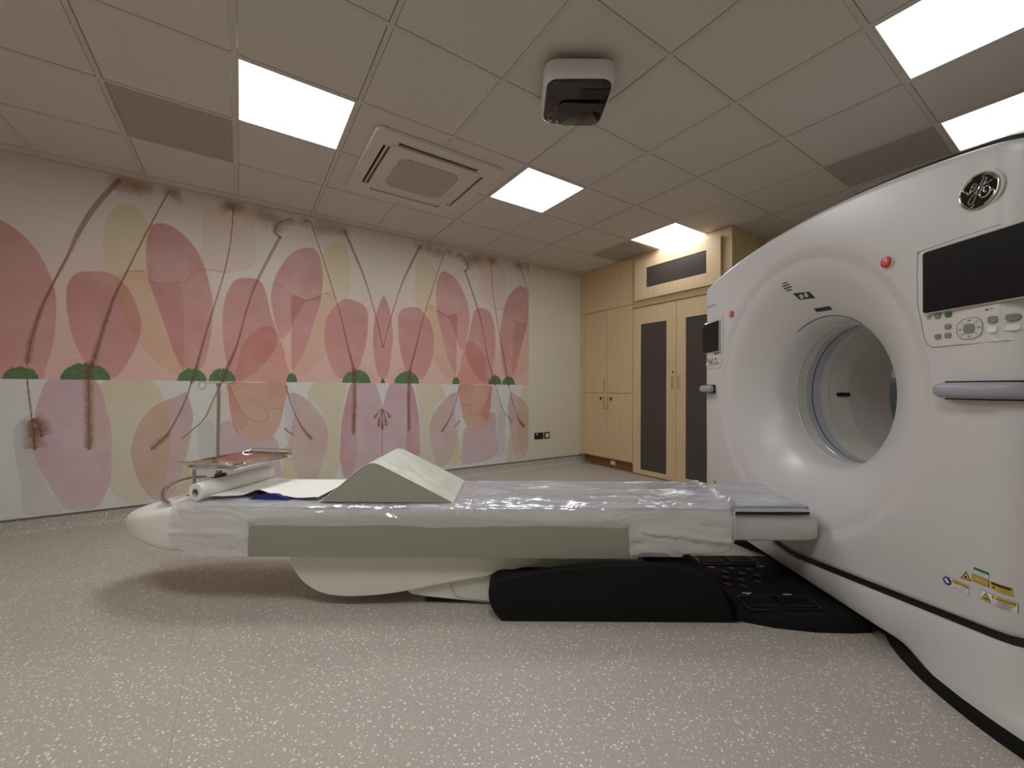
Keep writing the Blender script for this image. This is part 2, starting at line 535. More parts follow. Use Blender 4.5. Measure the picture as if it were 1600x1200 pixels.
# ------------------------------------------------------------------ air conditioner
AX, AY = 1.165, 3.05
t = thing('air_conditioner', 'white square ceiling cassette air conditioner with perforated centre grille', 'air conditioner', (AX, AY, ROOF))
h = .475
def frame_poly_bm(outer, inner, z0, z1):
    bm = bmesh.new()
    n = len(outer)
    L = [[bm.verts.new((p[0], p[1], z)) for p in P_] for P_, z in ((outer, z1), (outer, z0), (inner, z0), (inner, z1))]
    for a in range(4):
        A, B = L[a], L[(a + 1) % 4]
        for k in range(n):
            bm.faces.new((A[k], A[(k + 1) % n], B[(k + 1) % n], B[k]))
    return bm
# face plate with four air slots cut out: assembled from bars
bm = bmesh.new()
zt, zb = ROOF + .0005, ROOF - .016
s0, s1, L_ = .335, .385, .30      # slots lie between s0 and s1 from the centre, half length L_
outer = rrect(AX - h, AX + h, AY - h, AY + h, .05)
inner = rrect(AX - s1, AX + s1, AY - s1, AY + s1, .004)
plate = frame_poly_bm(outer, inner, zb, zt)
bmesh.ops.bevel(plate, geom=[e for e in plate.edges if all(abs(v.co.z - zb) < 1e-5 and max(abs(v.co.x - AX), abs(v.co.y - AY)) > s1 + .03 for v in e.verts)], offset=.010, segments=3, affect='EDGES')
obj('panel', plate, 'ac', t, 30)
bm = bmesh.new()
for sx in (-1, 1):
    for sy in (-1, 1):
        cb = bmesh.new(); add_box(cb, AX + sx * L_ if sx > 0 else AX - s1, AX + s1 if sx > 0 else AX - L_, AY + sy * L_ if sy > 0 else AY - s1, AY + s1 if sy > 0 else AY - L_, zb, zt); obj('corner_plate', cb, 'ac', t)
inn = prism(rrect(AX - s0, AX + s0, AY - s0, AY + s0, .01), 2, zb - .004, zt, .004)
obj('centre_panel', inn, 'ac', t)
obj('grille', prism(rrect(AX - .235, AX + .235, AY - .235, AY + .235, .09, 10), 2, zb - .0065, zb - .003, .001), 'grille', t)
obj('slot_well', box(AX - s1, AX + s1, AY - s1, AY + s1, zt - .003, zt - .001), 'black', t)
for k in range(4):
    vb = bmesh.new()
    a, b0 = (s0 + .006, s1 - .006)
    q = [(-L_ + .01, a + .004, zb + .012), (L_ - .01, a + .004, zb + .012), (L_ - .01, b0 - .012, zb + .002), (-L_ + .01, b0 - .012, zb + .002)]
    if k == 2: q = [(p[0], p[1] + .008, p[2]) for p in q]
    R4 = Matrix.Rotation(math.pi / 2 * k, 4, 'Z')
    lo = [R4 @ Vector(p) + Vector((AX, AY, 0)) for p in q]
    A = [vb.verts.new(p) for p in lo]; B = [vb.verts.new(p + Vector((0, 0, .004))) for p in lo]
    vb.faces.new(A); vb.faces.new(B[::-1])
    for e in range(4): vb.faces.new((A[e], A[(e + 1) % 4], B[(e + 1) % 4], B[e]))
    obj('louvre', vb, 'ac', t)
obj('status_strip', box(AX + .27, AX + .275, AY + .12, AY + .16, zb - .0055, zb - .0038), 'ink_grey', t)

# ------------------------------------------------------------------ ceiling camera, square to the scanner
cs, cd = .328, 2.145
t = thing('ceiling_camera', 'white rounded box with glossy black cover hanging from the ceiling tiles', 'camera', (cs, cd, ROOF), scanner=True)
hw = .178
def ring_stack(levels, cx, cy, n=8):
    """levels: (half, corner radius, z)"""
    rows = []
    for hh, rr, z in levels:
        rows.append([(p[0], p[1], z) for p in rrect(cx - hh, cx + hh, cy - hh, cy + hh, rr, n)])
    bm = grid_mesh(rows, closed_u=True)
    bm.verts.ensure_lookup_table()
    m_ = len(rows[0])
    bm.faces.new([bm.verts[k] for k in range(m_)][::-1])
    bm.faces.new([bm.verts[k] for k in range((len(rows) - 1) * m_, len(rows) * m_)])
    return bm
obj('mount', ring_stack([(.12, .03, ROOF), (.12, .03, 2.665)], cs, cd), 'dark_gap', t, 40)
obj('housing', ring_stack([(hw - .012, .06, 2.672), (hw, .065, 2.662), (hw, .065, 2.60), (hw - .005, .062, 2.583), (hw - .014, .06, 2.575)], cs, cd), 'white_gantry', t, 40)
lens = ring_stack([(hw - .014, .06, 2.5755), (hw - .016, .058, 2.566), (hw - .022, .055, 2.561)], cs, cd)
lc = obj('lens_cover', lens, 'black_gloss', t, 40)
obj('projecting_window', prism(rrect(cs - .09, cs + .15, cd - .03, cd + .15, .04), 2, 2.548, 2.5605, .006), 'black_gloss', t, 40)
obj('lens', prism(circle(cs + .085, cd - .005, .02, 24), 2, 2.552, 2.562, .003), 'black', t)
obj('sensor_block', box(cs + .01, cs + .14, cd - .115, cd - .05, 2.555, 2.5615, .003), 'black', t)
obj('indicator', prism(circle(cs - .125, cd + .125, .012, 16), 2, 2.556, 2.562), 'metal', t)

# ------------------------------------------------------------------ wall sockets
def socket(name, x0, x1, z0, z1, label, white_rocker, cat):
    t = thing(name, label, cat, ((x0 + x1) / 2, YF, (z0 + z1) / 2))
    obj('plate', box(x0, x1, YF - .010, YF, z0, z1, .002), 'black', t)
    if white_rocker:
        obj('rocker', box(x0 + .018, x1 - .018, YF - .015, YF - .0095, z0 + .016, z1 - .016, .002), 'lab_white', t)
    else:
        for xc in (x0 + .035, x1 - .035):
            obj('rocker', box(xc - .008, xc + .008, YF - .014, YF - .0095, z1 - .03, z1 - .012, .001), 'lab_white' if xc < (x0 + x1) / 2 else 'ink', t)
            for dx, dz in ((0, -.012), (-.011, -.03), (.011, -.03)):
                obj('socket_hole', box(xc + dx - .002, xc + dx + .002, YF - .0105, YF - .0098, (z0 + z1) / 2 + dz - .004 + .012, (z0 + z1) / 2 + dz + .004 + .012), 'dark_gap', t)
socket('wall_socket', 3.262, 3.408, .377, .463, 'black double power socket low on the beige wall', False, 'socket')
socket('wall_switch', 3.428, 3.514, .377, .463, 'black switch plate with white rocker beside the double socket', True, 'switch')

# ================================================================== CUPBOARDS (faces at x = 4.1)
FX = 4.10
def handle(parent, y, z0, z1):
    obj('handle', tube(smooth_path([(FX - .001, y, z0), (FX - .022, y, z0 + .004), (FX - .03, y, z0 + .02), (FX - .03, y, z1 - .02), (FX - .022, y, z1 - .004), (FX - .001, y, z1)], 4), .0045, 8), 'metal', parent, 60)
def door_slab(parent, y0, y1, z0, z1, th=.02, x=FX):
    return obj('door', box(x - th, x - .0005, y0, y1, z0, z1, .0015, 1), 'wood', parent)

# narrow storage cupboard next to the mural wall
t = thing('storage_cupboard', 'tall oak cupboard with four plain doors and key locks in the corner', 'cupboard', (FX, 3.86, 0))
bm = bmesh.new()
add_box(bm, FX, XR - .01, 3.408, 4.358, .125, ROOF - .001)
obj('carcass', bm, 'wood_edge', t)
obj('filler_strip', box(FX - .02, FX - .0005, 4.277, 4.357, .125, 2.115), 'wood', t)
obj('top_panel', box(FX - .02, FX - .0005, 3.412, 4.357, 2.119, ROOF - .001), 'wood', t)
obj('plinth', box(FX + .05, FX + .07, 3.41, 4.25, 0, .125), 'plinth', t)
dz = .135
for (y0, y1, z0, z1, kind) in ((3.842, 4.273, 1.002, 2.112, 0), (3.412, 3.838, 1.002, 2.112, 1), (3.842, 4.273, dz, .997, 2), (3.412, 3.838, dz, .997, 3)):
    d = door_slab(t, y0, y1, z0, z1)
    FXo = FX; FX = FX - .02
    if kind == 0: handle(d, 3.872, 1.04, 1.20)
    if kind == 2: handle(d, 3.872, .79, .95)
    if kind == 3: handle(d, 3.808, .79, .95)
    if kind in (2, 3):
        yy = 3.94 if kind == 2 else 3.755
        obj('key_lock', tube([(FX, yy, .93), (FX - .006, yy, .93)], .012, 16), 'metal', d, 60)
        obj('key', box(FX - .03, FX - .006, yy - .003, yy + .003, .905, .945, .002), 'ink', d)
    FX = FXo
obj('plinth_socket', box(FX + .043, FX + .05, 3.75, 3.83, .045, .095, .002), 'lab_white', t)

# tall cupboard with smoked glass doors
t = thing('tall_cupboard', 'tall oak cupboard with long smoked glass doors and a glazed flap on top', 'cupboard', (FX, 2.8, 0))
obj('carcass', box(FX, XR - .01, 2.19, 3.405, 0, ROOF - .001), 'wood_edge', t)
obj('side_panel', box(FX - .02, XR - .01, 2.172, 2.189, 0, ROOF - .001), 'wood', t)
obj('top_rail', box(FX - .02, FX - .0005, 2.19, 3.405, 2.07, ROOF - .001), 'wood', t)
def glazed(parent, y0, y1, z0, z1, gy0, gy1, gz0, gz1, xf, th, name='door'):
    bm = bmesh.new()
    add_box(bm, xf - th, xf, y0, gy0, z0, z1); add_box(bm, xf - th, xf, gy1, y1, z0, z1)
    add_box(bm, xf - th, xf, gy0, gy1, z0, gz0); add_box(bm, xf - th, xf, gy0, gy1, gz1, z1)
    bmesh.ops.remove_doubles(bm, verts=bm.verts, dist=1e-5)
    d = obj(name, bm, 'wood', parent)
    obj('glass', box(xf - th + .006, xf - .002, gy0 - .001, gy1 + .001, gz0 - .001, gz1 + .001), 'smoke_glass', d)
    return d
FX -= .0205
d1 = glazed(t, 2.802, 3.403, .02, 2.05, 2.925, 3.288, .075, 1.85, FX + .02, .02)
d2 = glazed(t, 2.194, 2.798, .02, 2.05, 2.315, 2.680, .075, 1.85, FX + .02, .02)
handle(d1, 2.838, 1.06, 1.20); handle(d2, 2.762, 1.06, 1.20)
obj('key_lock', tube([(FX, 2.84, 1.25), (FX - .006, 2.84, 1.25)], .010, 16), 'ink', d1, 60)
glazed(t, 2.268, 3.352, 2.143, 2.622, 2.42, 3.18, 2.275, 2.515, FX, .04, 'flap')
FX += .0205

# ================================================================== the trolley seen through the bore
t = thing('equipment_trolley', 'grey blue trolley standing behind the scanner, seen through its bore', 'trolley', (4.3, 1.0, 0))
obj('body', box(4.12, 4.62, .55, 1.5, .12, 1.16, .04, 3), 'trolley', t, 40)
for x in (4.2, 4.54):
    for y in (.65, 1.4):
        obj('castor', prism(circle(x, .05, .05, 20), 1, y - .015, y + .015, .004), 'black', t)

# ================================================================== THE MURAL
PETALS=[('P',[(-1.519,2.144),(-1.469,2.209),(-1.417,2.215),(-1.335,2.158),(-1.251,2.052),(-1.193,1.922),(-1.147,1.76),(-1.138,1.563),(-1.152,1.349),(-1.189,1.165),(-1.207,1.098),(-1.35,1.095),(-1.506,1.093)]),('P',[(-1.088,1.725),(-1.074,1.828),(-1.025,1.907),(-0.89,1.934),(-0.803,1.898),(-0.723,1.773),(-0.67,1.58),(-0.685,1.41),(-0.761,1.208),(-0.827,1.123),(-0.955,1.201),(-1.028,1.343),(-1.071,1.527)]),('Y',[(-0.879,1.901),(-0.891,2.048),(-0.898,2.18),(-0.873,2.365),(-0.809,2.478),(-0.72,2.493),(-0.662,2.415),(-0.613,2.286),(-0.599,2.07),(-0.621,1.926),(-0.758,1.905)]),('O',[(-0.81,1.926),(-0.691,1.985),(-0.64,1.953),(-0.563,1.658),(-0.485,1.413),(-0.395,1.204),(-0.439,1.146),(-0.548,1.227),(-0.653,1.347),(-0.726,1.505),(-0.808,1.739)]),('P',[(-0.647,2.172),(-0.628,2.3),(-0.603,2.368),(-0.518,2.388),(-0.418,2.331),(-0.327,2.22),(-0.267,2.071),(-0.217,1.843),(-0.21,1.667),(-0.225,1.444),(-0.281,1.208),(-0.395,1.204),(-0.463,1.343),(-0.519,1.536),(-0.596,1.793),(-0.64,1.994)]),('p',[(-0.639,1.925),(-0.597,1.904),(-0.512,1.9),(-0.436,1.921),(-0.406,1.718),(-0.395,1.204),(-0.463,1.343),(-0.596,1.793)]),('o',[(-0.284,2.068),(-0.293,2.315),(-0.284,2.536),(-0.19,2.618),(0.059,2.666),(0.087,2.471),(0.09,2.162),(-0.135,2.048)]),('P',[(-0.138,1.674),(-0.115,1.856),(-0.061,1.984),(0.014,2.026),(0.118,2.027),(0.172,1.957),(0.228,1.712),(0.271,1.558),(0.259,1.399),(0.127,1.205),(-0.014,1.11),(-0.09,1.214),(-0.129,1.436)]),('R',[(-0.026,1.095),(-0.022,1.261),(0.002,1.399),(0.071,1.526),(0.175,1.613),(0.257,1.588),(0.313,1.465),(0.346,1.307),(0.359,1.099)]),('P',[(0.224,1.909),(0.252,2.065),(0.311,2.2),(0.396,2.328),(0.497,2.391),(0.588,2.394),(0.643,2.287),(0.658,2.128),(0.639,1.934),(0.502,1.859),(0.403,1.649),(0.379,1.576),(0.312,1.501),(0.269,1.609),(0.231,1.799)]),('P',[(0.394,1.917),(0.515,1.89),(0.646,1.95),(0.595,1.725),(0.52,1.444),(0.457,1.298),(0.407,1.218),(0.394,1.366),(0.394,1.606)]),('Y',[(0.662,2.393),(0.736,2.482),(0.847,2.52),(0.891,2.453),(0.907,2.227),(0.896,1.952),(0.797,1.925),(0.686,1.97),(0.657,2.187)]),('O',[(0.659,1.966),(0.755,1.979),(0.783,1.893),(0.716,1.752),(0.679,1.572),(0.699,1.396),(0.587,1.245),(0.497,1.156),(0.408,1.211),(0.457,1.298),(0.52,1.444),(0.595,1.725)]),('P',[(0.679,1.572),(0.702,1.736),(0.77,1.862),(0.867,1.946),(1.012,1.928),(1.08,1.867),(1.096,1.76),(1.083,1.556),(1.047,1.384),(0.99,1.228),(0.832,1.141),(0.748,1.251),(0.699,1.396)]),('P',[(1.253,2.029),(1.313,1.909),(1.355,1.656),(1.341,1.414),(1.295,1.173),(1.217,1.171),(1.169,1.327),(1.148,1.561),(1.165,1.782),(1.21,1.929)]),('l',[(0.989,1.274),(1.078,1.261),(1.155,1.186),(1.179,1.108),(0.918,1.104),(0.924,1.211)]),('l',[(-1.149,1.096),(-1.116,1.196),(-1.048,1.263),(-0.976,1.266),(-0.923,1.187),(-0.901,1.1)]),('G',[(-1.334,0.697),(-1.328,0.765),(-1.276,0.832),(-1.243,0.821),(-1.226,0.55),(-1.169,0.323),(-1.097,0.16),(-1.096,0.119),(-1.268,0.127),(-1.297,0.359),(-1.326,0.559)]),('Y',[(-0.886,1.091),(-0.76,1.098),(-0.595,1.095),(-0.524,0.954),(-0.482,0.714),(-0.5,0.317),(-0.593,0.149),(-0.668,0.126),(-0.765,0.152),(-0.846,0.303),(-0.821,0.515),(-0.836,0.785),(-0.884,0.947)]),('L',[(-1.236,0.831),(-1.211,0.981),(-1.174,1.097),(-1.065,1.104),(-0.924,1.096),(-0.868,0.904),(-0.831,0.71),(-0.826,0.516),(-0.838,0.302),(-0.898,0.14),(-0.98,0.121),(-1.075,0.147),(-1.14,0.279),(-1.204,0.448),(-1.24,0.601)]),('o',[(-0.954,1.09),(-0.924,1.085),(-0.868,0.904),(-0.831,0.71),(-0.837,0.516),(-0.862,0.348),(-0.91,0.502),(-0.95,0.737)]),('D',[(-0.584,0.147),(-0.67,0.303),(-0.717,0.506),(-0.706,0.637),(-0.658,0.789),(-0.575,0.899),(-0.427,0.982),(-0.379,1.005),(-0.343,0.876),(-0.334,0.777),(-0.352,0.6),(-0.377,0.455),(-0.425,0.264),(-0.483,0.137)]),('b',[(-0.379,1.005),(-0.343,0.876),(-0.334,0.777),(-0.352,0.6),(-0.382,0.563),(-0.415,0.741),(-0.409,0.897)]),('y',[(-0.468,0.134),(-0.417,0.293),(-0.373,0.444),(-0.341,0.353),(-0.327,0.114)]),('G',[(-0.29,0.736),(-0.185,0.731),(-0.166,0.507),(-0.163,0.222),(-0.285,0.237),(-0.292,0.497)]),('L',[(-0.152,0.709),(-0.06,0.746),(0.011,0.597),(0.091,0.534),(0.172,0.533),(0.245,0.593),(0.293,0.536),(0.304,0.393),(0.297,0.155),(-0.143,0.21),(-0.154,0.485)]),('o',[(-0.139,1.035),(-0.089,1.066),(-0.074,0.84),(-0.06,0.746),(-0.111,0.723),(-0.193,0.731),(-0.251,0.794),(-0.196,0.944)]),('O2',[(-0.085,1.089),(-0.088,0.994),(-0.074,0.84),(-0.042,0.683),(0.011,0.597),(0.091,0.534),(0.172,0.533),(0.245,0.593),(0.301,0.688),(0.337,0.862),(0.354,1.095),(0.13,1.092)]),('R2',[(-0.085,1.089),(-0.088,0.994),(-0.074,0.84),(-0.042,0.683),(0.062,0.72),(0.008,0.837),(-0.054,0.994)]),('Y',[(0.534,0.948),(0.594,1.097),(0.769,1.099),(0.897,1.096),(0.854,0.826),(0.825,0.528),(0.84,0.295),(0.765,0.134),(0.773,0.13),(0.614,0.155),(0.685,0.359),(0.721,0.529),(0.649,0.843)]),('D',[(0.394,0.993),(0.483,0.971),(0.617,0.844),(0.703,0.692),(0.721,0.506),(0.685,0.359),(0.614,0.161),(0.501,0.174),(0.42,0.327),(0.379,0.497),(0.407,0.705),(0.425,0.849)]),('b',[(0.355,0.993),(0.404,0.993),(0.435,0.826),(0.407,0.705),(0.379,0.53),(0.349,0.609),(0.342,0.829)]),('y',[(0.379,0.508),(0.42,0.327),(0.501,0.174),(0.344,0.182),(0.351,0.444)]),('L',[(0.838,0.5),(0.846,0.69),(0.898,0.977),(0.943,1.094),(1.056,1.109),(1.167,1.104),(1.224,0.961),(1.255,0.828),(1.258,0.715),(1.262,0.614),(1.262,0.557),(1.265,0.297),(1.27,0.081),(0.906,0.124),(0.84,0.309)]),('D2',[(0.838,0.5),(0.846,0.69),(0.898,0.977),(0.943,1.087),(0.972,0.796),(0.995,0.517),(0.984,0.24),(0.906,0.124),(0.84,0.309)])]
STEMS=[([(-0.811,2.666),(-0.938,2.438),(-1.028,2.211),(-1.077,2.043),(-1.162,1.786),(-1.213,1.611),(-1.257,1.398),(-1.278,1.204)],0.024,0.016,'f'),([(-1.277,1.14),(-1.273,1.071),(-1.265,0.981),(-1.249,0.816)],0.008,0.008,''),([(-0.51,2.665),(-0.572,2.494),(-0.654,2.267),(-0.752,1.975),(-0.833,1.729),(-0.905,1.409),(-0.945,1.201)],0.008,0.018,'f'),([(-0.945,1.244),(-0.962,1.159),(-0.961,1.001),(-0.957,0.79),(-0.952,0.579)],0.01,0.02,'F'),([(-0.068,2.664),(-0.089,2.327),(-0.135,2.033),(-0.204,1.726),(-0.272,1.427),(-0.316,1.207),(-0.348,1.076)],0.006,0.012,'f'),([(-0.345,1.104),(-0.371,0.985),(-0.416,0.849),(-0.467,0.724),(-0.504,0.649),(-0.503,0.647),(-0.597,0.541)],0.01,0.02,'f'),([(0.289,2.452),(0.118,2.027),(0.043,1.77),(-0.03,1.428),(-0.102,1.213),(-0.131,1.093)],0.014,0.018,'f'),([(-0.14,1.097),(-0.196,0.944),(-0.255,0.784),(-0.345,0.679),(-0.406,0.618)],0.007,0.01,''),([(0.546,2.661),(0.614,2.457),(0.74,2.066),(0.826,1.778),(0.9,1.467),(0.953,1.257),(0.962,1.105)],0.006,0.014,'f'),([(0.961,1.268),(0.965,1.101),(0.971,0.935),(0.966,0.768),(0.961,0.588)],0.008,0.016,'F'),([(0.853,2.642),(0.994,2.334),(1.07,2.145),(1.18,1.783),(1.253,1.473)],0.018,0.008,''),([(0.354,1.059),(0.41,0.86),(0.486,0.679),(0.579,0.55)],0.008,0.014,'f'),([(0.349,0.664),(0.383,0.629),(0.422,0.604)],0.012,0.01,''),([(0.533,2.658),(0.494,2.657)],0.01,0.01,''),([(0.296,2.449),(0.248,2.495),(0.271,2.569),(0.331,2.625),(0.381,2.637)],0.016,0.01,''),([(1.251,0.824),(1.205,0.789),(1.17,0.733)],0.01,0.02,'f'),([(1.251,0.824),(1.226,0.745),(1.213,0.646)],0.01,0.02,'f'),([(1.251,0.824),(1.252,0.716),(1.25,0.615)],0.008,0.01,'f'),([(-1.249,0.816),(-1.215,0.77),(-1.2,0.689)],0.03,0.04,'F'),([(-1.249,0.816),(-1.238,0.691),(-1.233,0.601)],0.02,0.04,'F')]
WLINES=[[(-0.629,1.913),(-0.544,1.898),(-0.403,1.933),(-0.336,2.03),(-0.267,2.056),(-0.099,2.057)],[(0.241,2.015),(0.326,1.978),(0.388,1.916),(0.515,1.897),(0.646,1.935)],[(-0.751,1.962),(-0.65,1.979)],[(0.132,0.887),(0.205,0.843),(0.242,0.853),(0.318,0.857)],[(-0.072,1.036),(-0.01,0.869),(0.097,0.75),(0.206,0.757),(0.196,0.843)],[(0.639,1.964),(0.741,1.992)]]
MOUNDS=[(-1.391,-1.221,0.089),(-1.112,-0.841,0.123),(-0.439,-0.243,0.104),(-0.23,-0.039,0.113),(0.354,0.447,0.08),(0.851,1.127,0.132),(1.23,1.273,0.048)]
BLOTS=[((-0.796,2.655),0.07),((-0.729,2.659),0.08),((-0.653,2.66),0.05),((-0.494,2.662),0.07),((-0.465,2.638),0.06),((-0.083,2.649),0.06),((-0.036,2.644),0.07),((-0.116,2.641),0.05),((0.138,2.623),0.09),((0.219,2.607),0.07),((0.302,2.591),0.06),((0.261,2.533),0.04),((0.381,2.621),0.05),((0.489,2.634),0.05),((0.63,2.616),0.07),((0.746,2.629),0.07),((0.848,2.626),0.06)]

TINT = {'P': ((190, 136, 132), .78, .30), 'p': ((190, 140, 134), .40, .1), 'Y': ((208, 188, 144), .55, .0), 'O': ((206, 168, 128), .50, .05),
        'o': ((212, 184, 164), .5, .0), 'R': ((198, 136, 122), .58, .35), 'l': ((208, 180, 178), .35, .3), 'G': ((188, 178, 172), .5, .05),
        'L': ((200, 156, 164), .72, .12), 'D': ((198, 156, 146), .68, .12), 'b': ((196, 182, 190), .5, .05), 'y': ((208, 184, 124), .6, .0),
        'O2': ((204, 148, 124), .82, .45), 'R2': ((196, 136, 122), .45, .2), 'D2': ((190, 138, 132), .45, .1)}
def np_smooth(P, closed, n=6):
    return np.array([tuple(v)[:2] for v in smooth_path([(a, b_, 0) for a, b_ in P], n, closed)])

def build_mural():
    x0, x1, z0, z1 = XL + .02, 3.163, .109, ROOF - .002
    step = .0052
    nx, nz_ = int((x1 - x0) / step) + 1, int((z1 - z0) / step) + 1
    xs = np.linspace(x0, x1, nx); zs = np.linspace(z0, z1, nz_)
    rng = np.random.default_rng(7)
    def noise(sc, octs=3, seed=0):
        g = np.random.default_rng(seed)
        out = np.zeros((nz_, nx)); amp = 1; tot = 0
        for o_ in range(octs):
            cx_, cz_ = int((x1 - x0) / sc) + 3, int((z1 - z0) / sc) + 3
            G = g.random((cz_, cx_))
            fx = (xs - x0) / sc; fz = (zs - z0) / sc
            ix = fx.astype(int); iz = fz.astype(int)
            tx = fx - ix; tz = fz - iz; tx = tx * tx * (3 - 2 * tx); tz = tz * tz * (3 - 2 * tz)
            a = G[np.ix_(iz, ix)]; b_ = G[np.ix_(iz, ix + 1)]; c = G[np.ix_(iz + 1, ix)]; d = G[np.ix_(iz + 1, ix + 1)]
            out += amp * ((a * (1 - tx) + b_ * tx) * (1 - tz)[:, None] + (c * (1 - tx) + d * tx) * tz[:, None]); tot += amp
            amp *= .5; sc /= 2.2
        return out / tot
    nA, nB, nC = noise(.5, 4, 1), noise(.18, 4, 2), noise(.03, 3, 3)
    X, Z_ = np.meshgrid(xs, zs)
    SEAM = 1.102
    up = (Z_ > SEAM)
    img = np.zeros((nz_, nx, 3))
    t_ = np.clip((Z_ - SEAM) / (ROOF - SEAM), 0, 1)[..., None]
    top = np.array((214, 204, 196.)); low = np.array((220, 182, 172.)); bot = np.array((214, 214, 212.))
    w_ = np.clip(t_ * 1.5 - .1 + (nA[..., None] - .5) * .5, 0, 1); w_ = w_ * w_ * (3 - 2 * w_)
    img[:] = low * (1 - w_) + top * w_
    img[~up] = bot
    img = img / 255.0
    AX_ = 1.253
    def region(P, pad):
        a0 = np.searchsorted(xs, P[:, 0].min() - pad); a1 = np.searchsorted(xs, P[:, 0].max() + pad)
        b0 = np.searchsorted(zs, P[:, 1].min() - pad); b1 = np.searchsorted(zs, P[:, 1].max() + pad)
        return slice(max(b0, 0), b1), slice(max(a0, 0), a1)
    def dist_line(P, xx, zz, closed):
        Q = np.vstack([P, P[:1]]) if closed else P
        best = np.full(xx.shape, 9.0); par = np.zeros(xx.shape); n = len(Q) - 1
        for k in range(n):
            a, b_ = Q[k], Q[k + 1]; d = b_ - a; L2 = d @ d + 1e-12
            t = np.clip(((xx - a[0]) * d[0] + (zz - a[1]) * d[1]) / L2, 0, 1)
            dd = np.hypot(xx - a[0] - t * d[0], zz - a[1] - t * d[1])
            m_ = dd < best; best[m_] = dd[m_]; par[m_] = (k + t[m_]) / n
        return best, par
    def inside(P, xx, zz):
        c = np.zeros(xx.shape, bool); n = len(P)
        for k in range(n):
            a, b_ = P[k], P[(k + 1) % n]
            if a[1] == b_[1]: continue
            m_ = ((a[1] > zz) != (b_[1] > zz)) & (xx < (b_[0] - a[0]) * (zz - a[1]) / (b_[1] - a[1]) + a[0])
            c ^= m_
        return c
    def petal(kind, P):
        P = np_smooth(P, True, 5)
        if P[:, 0].min() > x1 or P[:, 0].max() < x0: return
        sl = region(P, .02)
        xx, zz = X[sl], Z_[sl]
        if xx.size == 0: return
        ins = inside(P, xx, zz); dd, _ = dist_line(P, xx, zz, True)
        sd = np.where(ins, dd, -dd)
        if kind in ('P', 'O', 'p', 'R', 'o', 'Y', 'l') : limit = P[:, 1].mean() > SEAM
        else: limit = False
        A = np.clip(sd / .006 + .5, 0, 1)
        A = A * (up[sl] if P[:, 1].mean() > SEAM else ~up[sl])
        rgb, al, edge = TINT[kind]
        tint = np.array(rgb) / 255.0
        # thinner pigment toward the foot of the petal, more at the head
        hh = (zz - P[:, 1].min()) / (np.ptp(P[:, 1]) + 1e-6)
        k_ = al * (.72 + .35 * hh + (nB[sl] - .5) * .55 + (nA[sl] - .5) * .3)
        k_ = k_ + edge * .28 * np.exp(-np.clip(dd, 0, 1) / .006) * (hh > .25) * (.4 + 1.2 * nB[sl])
        k_ = np.clip(k_ * A, 0, 1)[..., None]
        base = img[sl]
        mul = base * tint / np.array((.86, .82, .79))
        mixc = .55 * np.minimum(mul, base) + .45 * tint
        img[sl] = base * (1 - k_) + np.minimum(mixc, base * 1.02) * k_
    def stroke(P, wa, wb, mode, col=(110, 70, 50), al=.85):
        P = np_smooth(P, False, 6)
        if P[:, 0].min() > x1 or P[:, 0].max() < x0: return
        pad = .07
        sl = region(P, pad); xx, zz = X[sl], Z_[sl]
        if xx.size == 0: return
        dd, par = dist_line(P, xx, zz, False)
        wd = (wa + (wb - wa) * par) * .5
        core = np.clip((.0032 + wd * .12 - dd) / .0035 + .5, 0, 1) * al * (.8 + .4 * nB[sl])
        if wa >= .012 and mode != 'F':
            # broad pale brush mark near the top, narrowing to a thin dark line
            pale = np.clip((wa * .62 * np.clip(1.25 - par * 1.5, 0, 1) + .002 - dd) / .005 + .5, 0, 1) * .5 * np.clip(1.5 - par * 1.8, 0, 1)
            core = np.maximum(core * np.clip(par * 2.2 - .1, .15, 1), pale)
        fz = 0
        if mode == 'F':
            core = np.maximum(core, np.clip((.011 * (.7 + .8 * nC[sl]) - dd) / .006 + .5, 0, 1) * .55 * (par > .08))
        if mode:
            if mode == 'f': spread = .003 + wb * 1.15 * np.clip((par - .35) / .55, 0, 1) ** 1.2
            else: spread = .006 + wb * 1.25
            hair = .72 + 1.1 * (nC[sl] - .5)
            fz = np.clip(1.15 - dd / spread, 0, 1) ** .9 * np.clip(hair, 0, 1) * .72
            fz = fz * (par < .985) * (par > .03)
            if mode == 'f': fz = fz * np.clip((par - .3) / .2, 0, 1)
        k_ = np.clip(np.maximum(core, fz), 0, .92)[..., None]
        c = np.array(col) / 255.0
        img[sl] = img[sl] * (1 - k_) + c * k_
    mirror = lambda P: [(2 * AX_ - a, b_) for a, b_ in P]
    for kind, P in PETALS:
        petal(kind, P)
        if abs(sum(a for a, b_ in P) / len(P) - AX_) > .08: petal(kind, mirror(P))
    for P in WLINES:
        for Q in (P, mirror(P)):
            stroke(Q, .010, .012, '', (176, 104, 98), .45)
    for (bx, bz), rr in BLOTS:
        for cx_ in (bx, 2 * AX_ - bx):
            if cx_ > x1 + .1: continue
            sl = region(np.array([(cx_, bz)]), rr * 2)
            xx, zz = X[sl], Z_[sl]
            if xx.size == 0: continue
            d = np.hypot((xx - cx_), (zz - bz) * 1.15) / (rr * 1.25) * (.5 + 1.1 * nC[sl] * nB[sl] * 2)
            k_ = (np.clip(1.25 - d, 0, 1) ** 1.2 * (.3 + .6 * nC[sl]))[..., None] * .65
            c = np.array((138, 98, 76)) / 255
            img[sl] = img[sl] * (1 - k_) + c * k_
    tuft = np.random.default_rng(5).random(2000)
